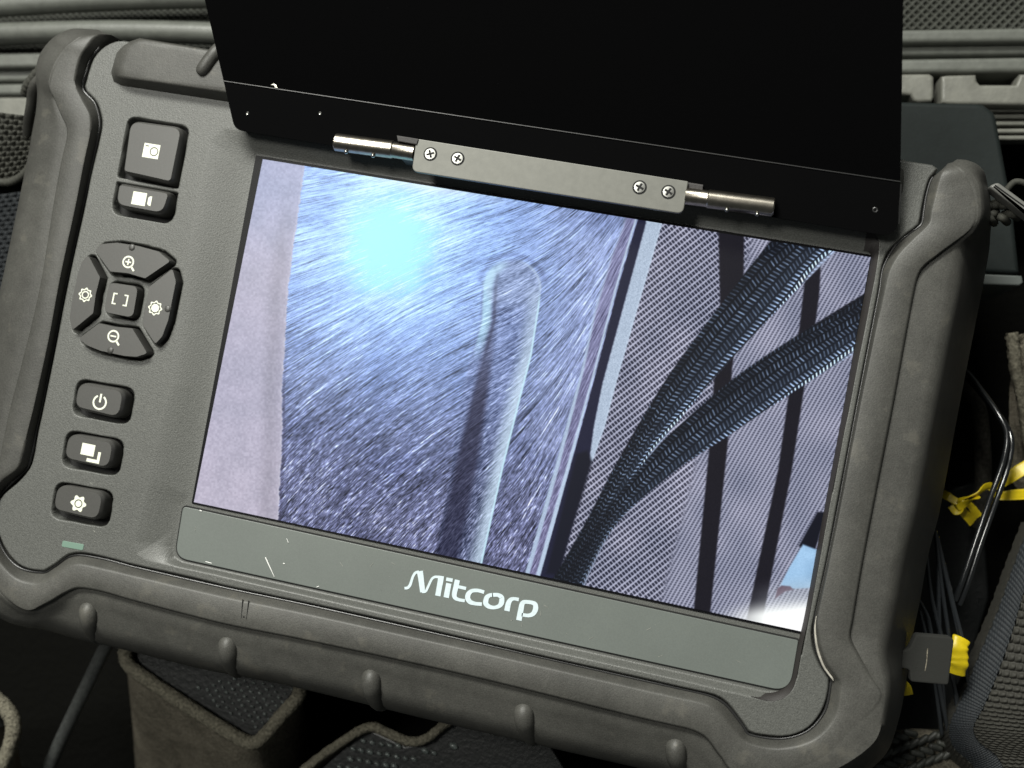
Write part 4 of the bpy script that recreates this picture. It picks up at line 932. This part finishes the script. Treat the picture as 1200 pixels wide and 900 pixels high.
def inpoly(poly):
    def f(x, y):
        c = False; k = len(poly)
        for i in range(k):
            (ax_, ay_), (bx_, by_) = poly[i], poly[(i+1) % k]
            if (ay_ > y) != (by_ > y) and x < (bx_-ax_)*(y-ay_)/(by_-ay_)+ax_: c = not c
        return c
    return f
L1 = [(158, 781), (220, 821), (290, 862), (303, 862), (338, 824), (352, 800), (300, 770), (160, 745)]
divider('felt_divider', [(150, 740), (147, 768), (156, 784), (218, 826), (284, 867), (302, 869), (334, 834), (350, 815), (352, 795)], [(152, 800), (158, 860), (166, 920), (230, 965), (300, 1000), (330, 985), (358, 940), (362, 900), (360, 860)], L1,
        'grey felt divider pocket with pointed corner and black lining, under the monitor', beadgrid((180, 785), (7.5, 4.2), (7, -4.5), 26, 16, inpoly([(230, 806), (290, 858), (304, 858), (335, 824), (345, 800), (280, 790)]), .5))
L2 = [(372, 905), (424, 858), (440, 854), (478, 872), (500, 868), (540, 840), (640, 860), (700, 960), (380, 960)]
divider('felt_divider', [(345, 912), (375, 887), (420, 857), (438, 852), (462, 862), (482, 869), (500, 865), (522, 848), (550, 830)], [(340, 1000), (380, 1000), (420, 1000), (440, 1000), (470, 1000), (500, 1000), (520, 1000), (540, 1000)], L2,
        'divider with a wavy frayed felt edge and dotted black lining, at bottom centre', beadgrid((370, 930), (11.5, -4.0), (2.5, -11.5), 30, 14, inpoly([(385, 900), (425, 868), (440, 862), (480, 880), (505, 876), (545, 868), (640, 885), (640, 960), (380, 960)]), .95), 1.3)
divider('felt_divider', [(-40, 800), (-15, 812), (2, 825), (12, 838), (16, 856), (10, 880), (-5, 915)], [(-40, 870), (-10, 880), (20, 890), (26, 905), (30, 930), (30, 950), (10, 990)], [(-40, 815), (-2, 838), (6, 850), (0, 890), (-40, 900)],
        'corner of a grey felt divider at the lower left edge of the picture', [], 2.2)
wire('black_cable', [(134, 740), (118, 770), (98, 812), (76, 858), (55, 905), (40, 940)], 2.15, M['cable'], [-44, -48, -52, -56, -60, -64], label='thick dark rubber cable leaning diagonally down left of the felt pocket', cat='cable')
# suede flap far right and the soft black edge beside the wires
FLP = empty('suede_flap', P(1195, 480, -100), 'brown grey suede flap at the right edge beside the wires', 'divider')
P_, u_, v_ = patch([P(1183, 395, -60), P(1240, 380, -60), P(1240, 640, -75), P(1184, 560, -75)], 60, 120); P_[..., 2] += (nz(u_*9, v_*14)-.5)*2
obj('flap', grid(P_), M['felt'], FLP, smooth=180)
obj('edge', fuzz_tube(catmull([P(1186, 390, -59), P(1190, 430, -60), P(1199, 470, -62), P(1206, 520, -66)], 14), 1.7, .15), M['feltedge'], FLP, smooth=180)
wire('soft_edging', [(1120, 440), (1136, 458), (1147, 482), (1151, 515), (1152, 565), (1146, 620)], 2.4, mat('black_suede', (.020, .019, .016), .95, spec=.1, bump=[(1.5, 1, .4)], var=[(1, .5, 1.6)]), -70, label='dark suede edging curving behind the black wires', cat='edging')
# nylon pouch, lower right
PC = empty('nylon_pouch', P(1170, 780, -100), 'ribbed brown black nylon pouch with dark binding at the lower right corner', 'pouch')
def ribpatch(corn_l, corn_r, z0, z1, n, nu, cu, cv, amp, name, m, bulge):
    a = catmull([P(x, y, z0) for x, y in corn_l], n); b = catmull([P(x, y, z1) for x, y in corn_r], n)
    u = np.linspace(0, 1, nu)[None, :, None]; G = a[:, None, :]*(1-u)+b[:, None, :]*u
    v = np.linspace(0, 1, len(a))[:, None]; u2 = u[..., 0]
    A_ = np.abs(np.sin(v*math.pi*cv+2.2*u2)); B_ = np.abs(np.sin(u2*math.pi*cu+.5*np.floor(v*cv+2.2*u2/math.pi)*math.pi))
    G[..., 2] += bulge*np.sin(u2*math.pi*.9+.1)+amp*(A_**.7)*(.45+.55*B_**.7)
    return obj(name, grid(G), m, PC, smooth=180)
el = [(1206, 610), (1186, 665), (1168, 716), (1146, 768), (1128, 812), (1112, 850), (1116, 874), (1138, 895), (1150, 915)]
em = [(1216, 640), (1200, 690), (1186, 738), (1168, 790), (1152, 828), (1140, 852), (1146, 868), (1166, 884), (1178, 905)]
e0 = [(1226, 660), (1218, 715), (1204, 760), (1190, 808), (1176, 842), (1166, 862), (1174, 872), (1196, 884), (1210, 905)]
er = [(1290, 660), (1290, 715), (1290, 760), (1290, 808), (1290, 842), (1290, 862), (1290, 872), (1290, 884), (1290, 905)]
ei = [(1196, 612), (1176, 664), (1158, 714), (1136, 766), (1118, 810), (1102, 850), (1106, 880), (1128, 903), (1140, 925)]
ribpatch(ei, el, -52, -46, 56, 30, 3, 44, 1.0, 'edge_stitching', M['nylon'], .5)
ribpatch(el, em, -46, -42, 56, 50, 9, 80, .5, 'binding', M['tape'], 1.2)
ribpatch(em, er, -42, -40, 56, 190, 15, 42, 1.3, 'ribbed_panel', M['nylon'], 3.0)
BR = empty('braided_mat', P(1080, 890, -60), 'coarse dark braided strap lying under the lower right corner of the monitor', 'strap')
br = []
for row in range(5):
    for k in range(16):
        x = 1000+k*10.5+row*4; y = 930-k*5.0-60+row*12+k*1.2
        a_ = -.62 if row % 2 == 0 else .25
        if 985 < x < 1165 and 858 < y < 935:
            br.append(capsule(P(x-5*math.cos(a_), y-5*math.sin(a_), -50), P(x+5*math.cos(a_), y+5*math.sin(a_), -50), .95, 8, 1))
obj('braid', join(br), mat('braid_cord', (.040, .042, .036), .5, var=[(.4, .4, 1.6)]), BR, smooth=180, kind='stuff')
slab('backing', [(990, 868), (1075, 860), (1120, 862), (1180, 900), (1180, 960), (990, 960)], -53, 6, M['felt'], 1, BR, 1)
# sequinned black liner below the wires
LN = slab('black_pad', [(1040, 600), (1150, 560), (1160, 700), (1110, 862), (1020, 870)], -85, 10, M['liner'], 1, None, 1, label='shiny black textured pad lying deep under the wires', cat='pad')
for o in bpy.data.objects:
    if '_off' in o: del o['_off']
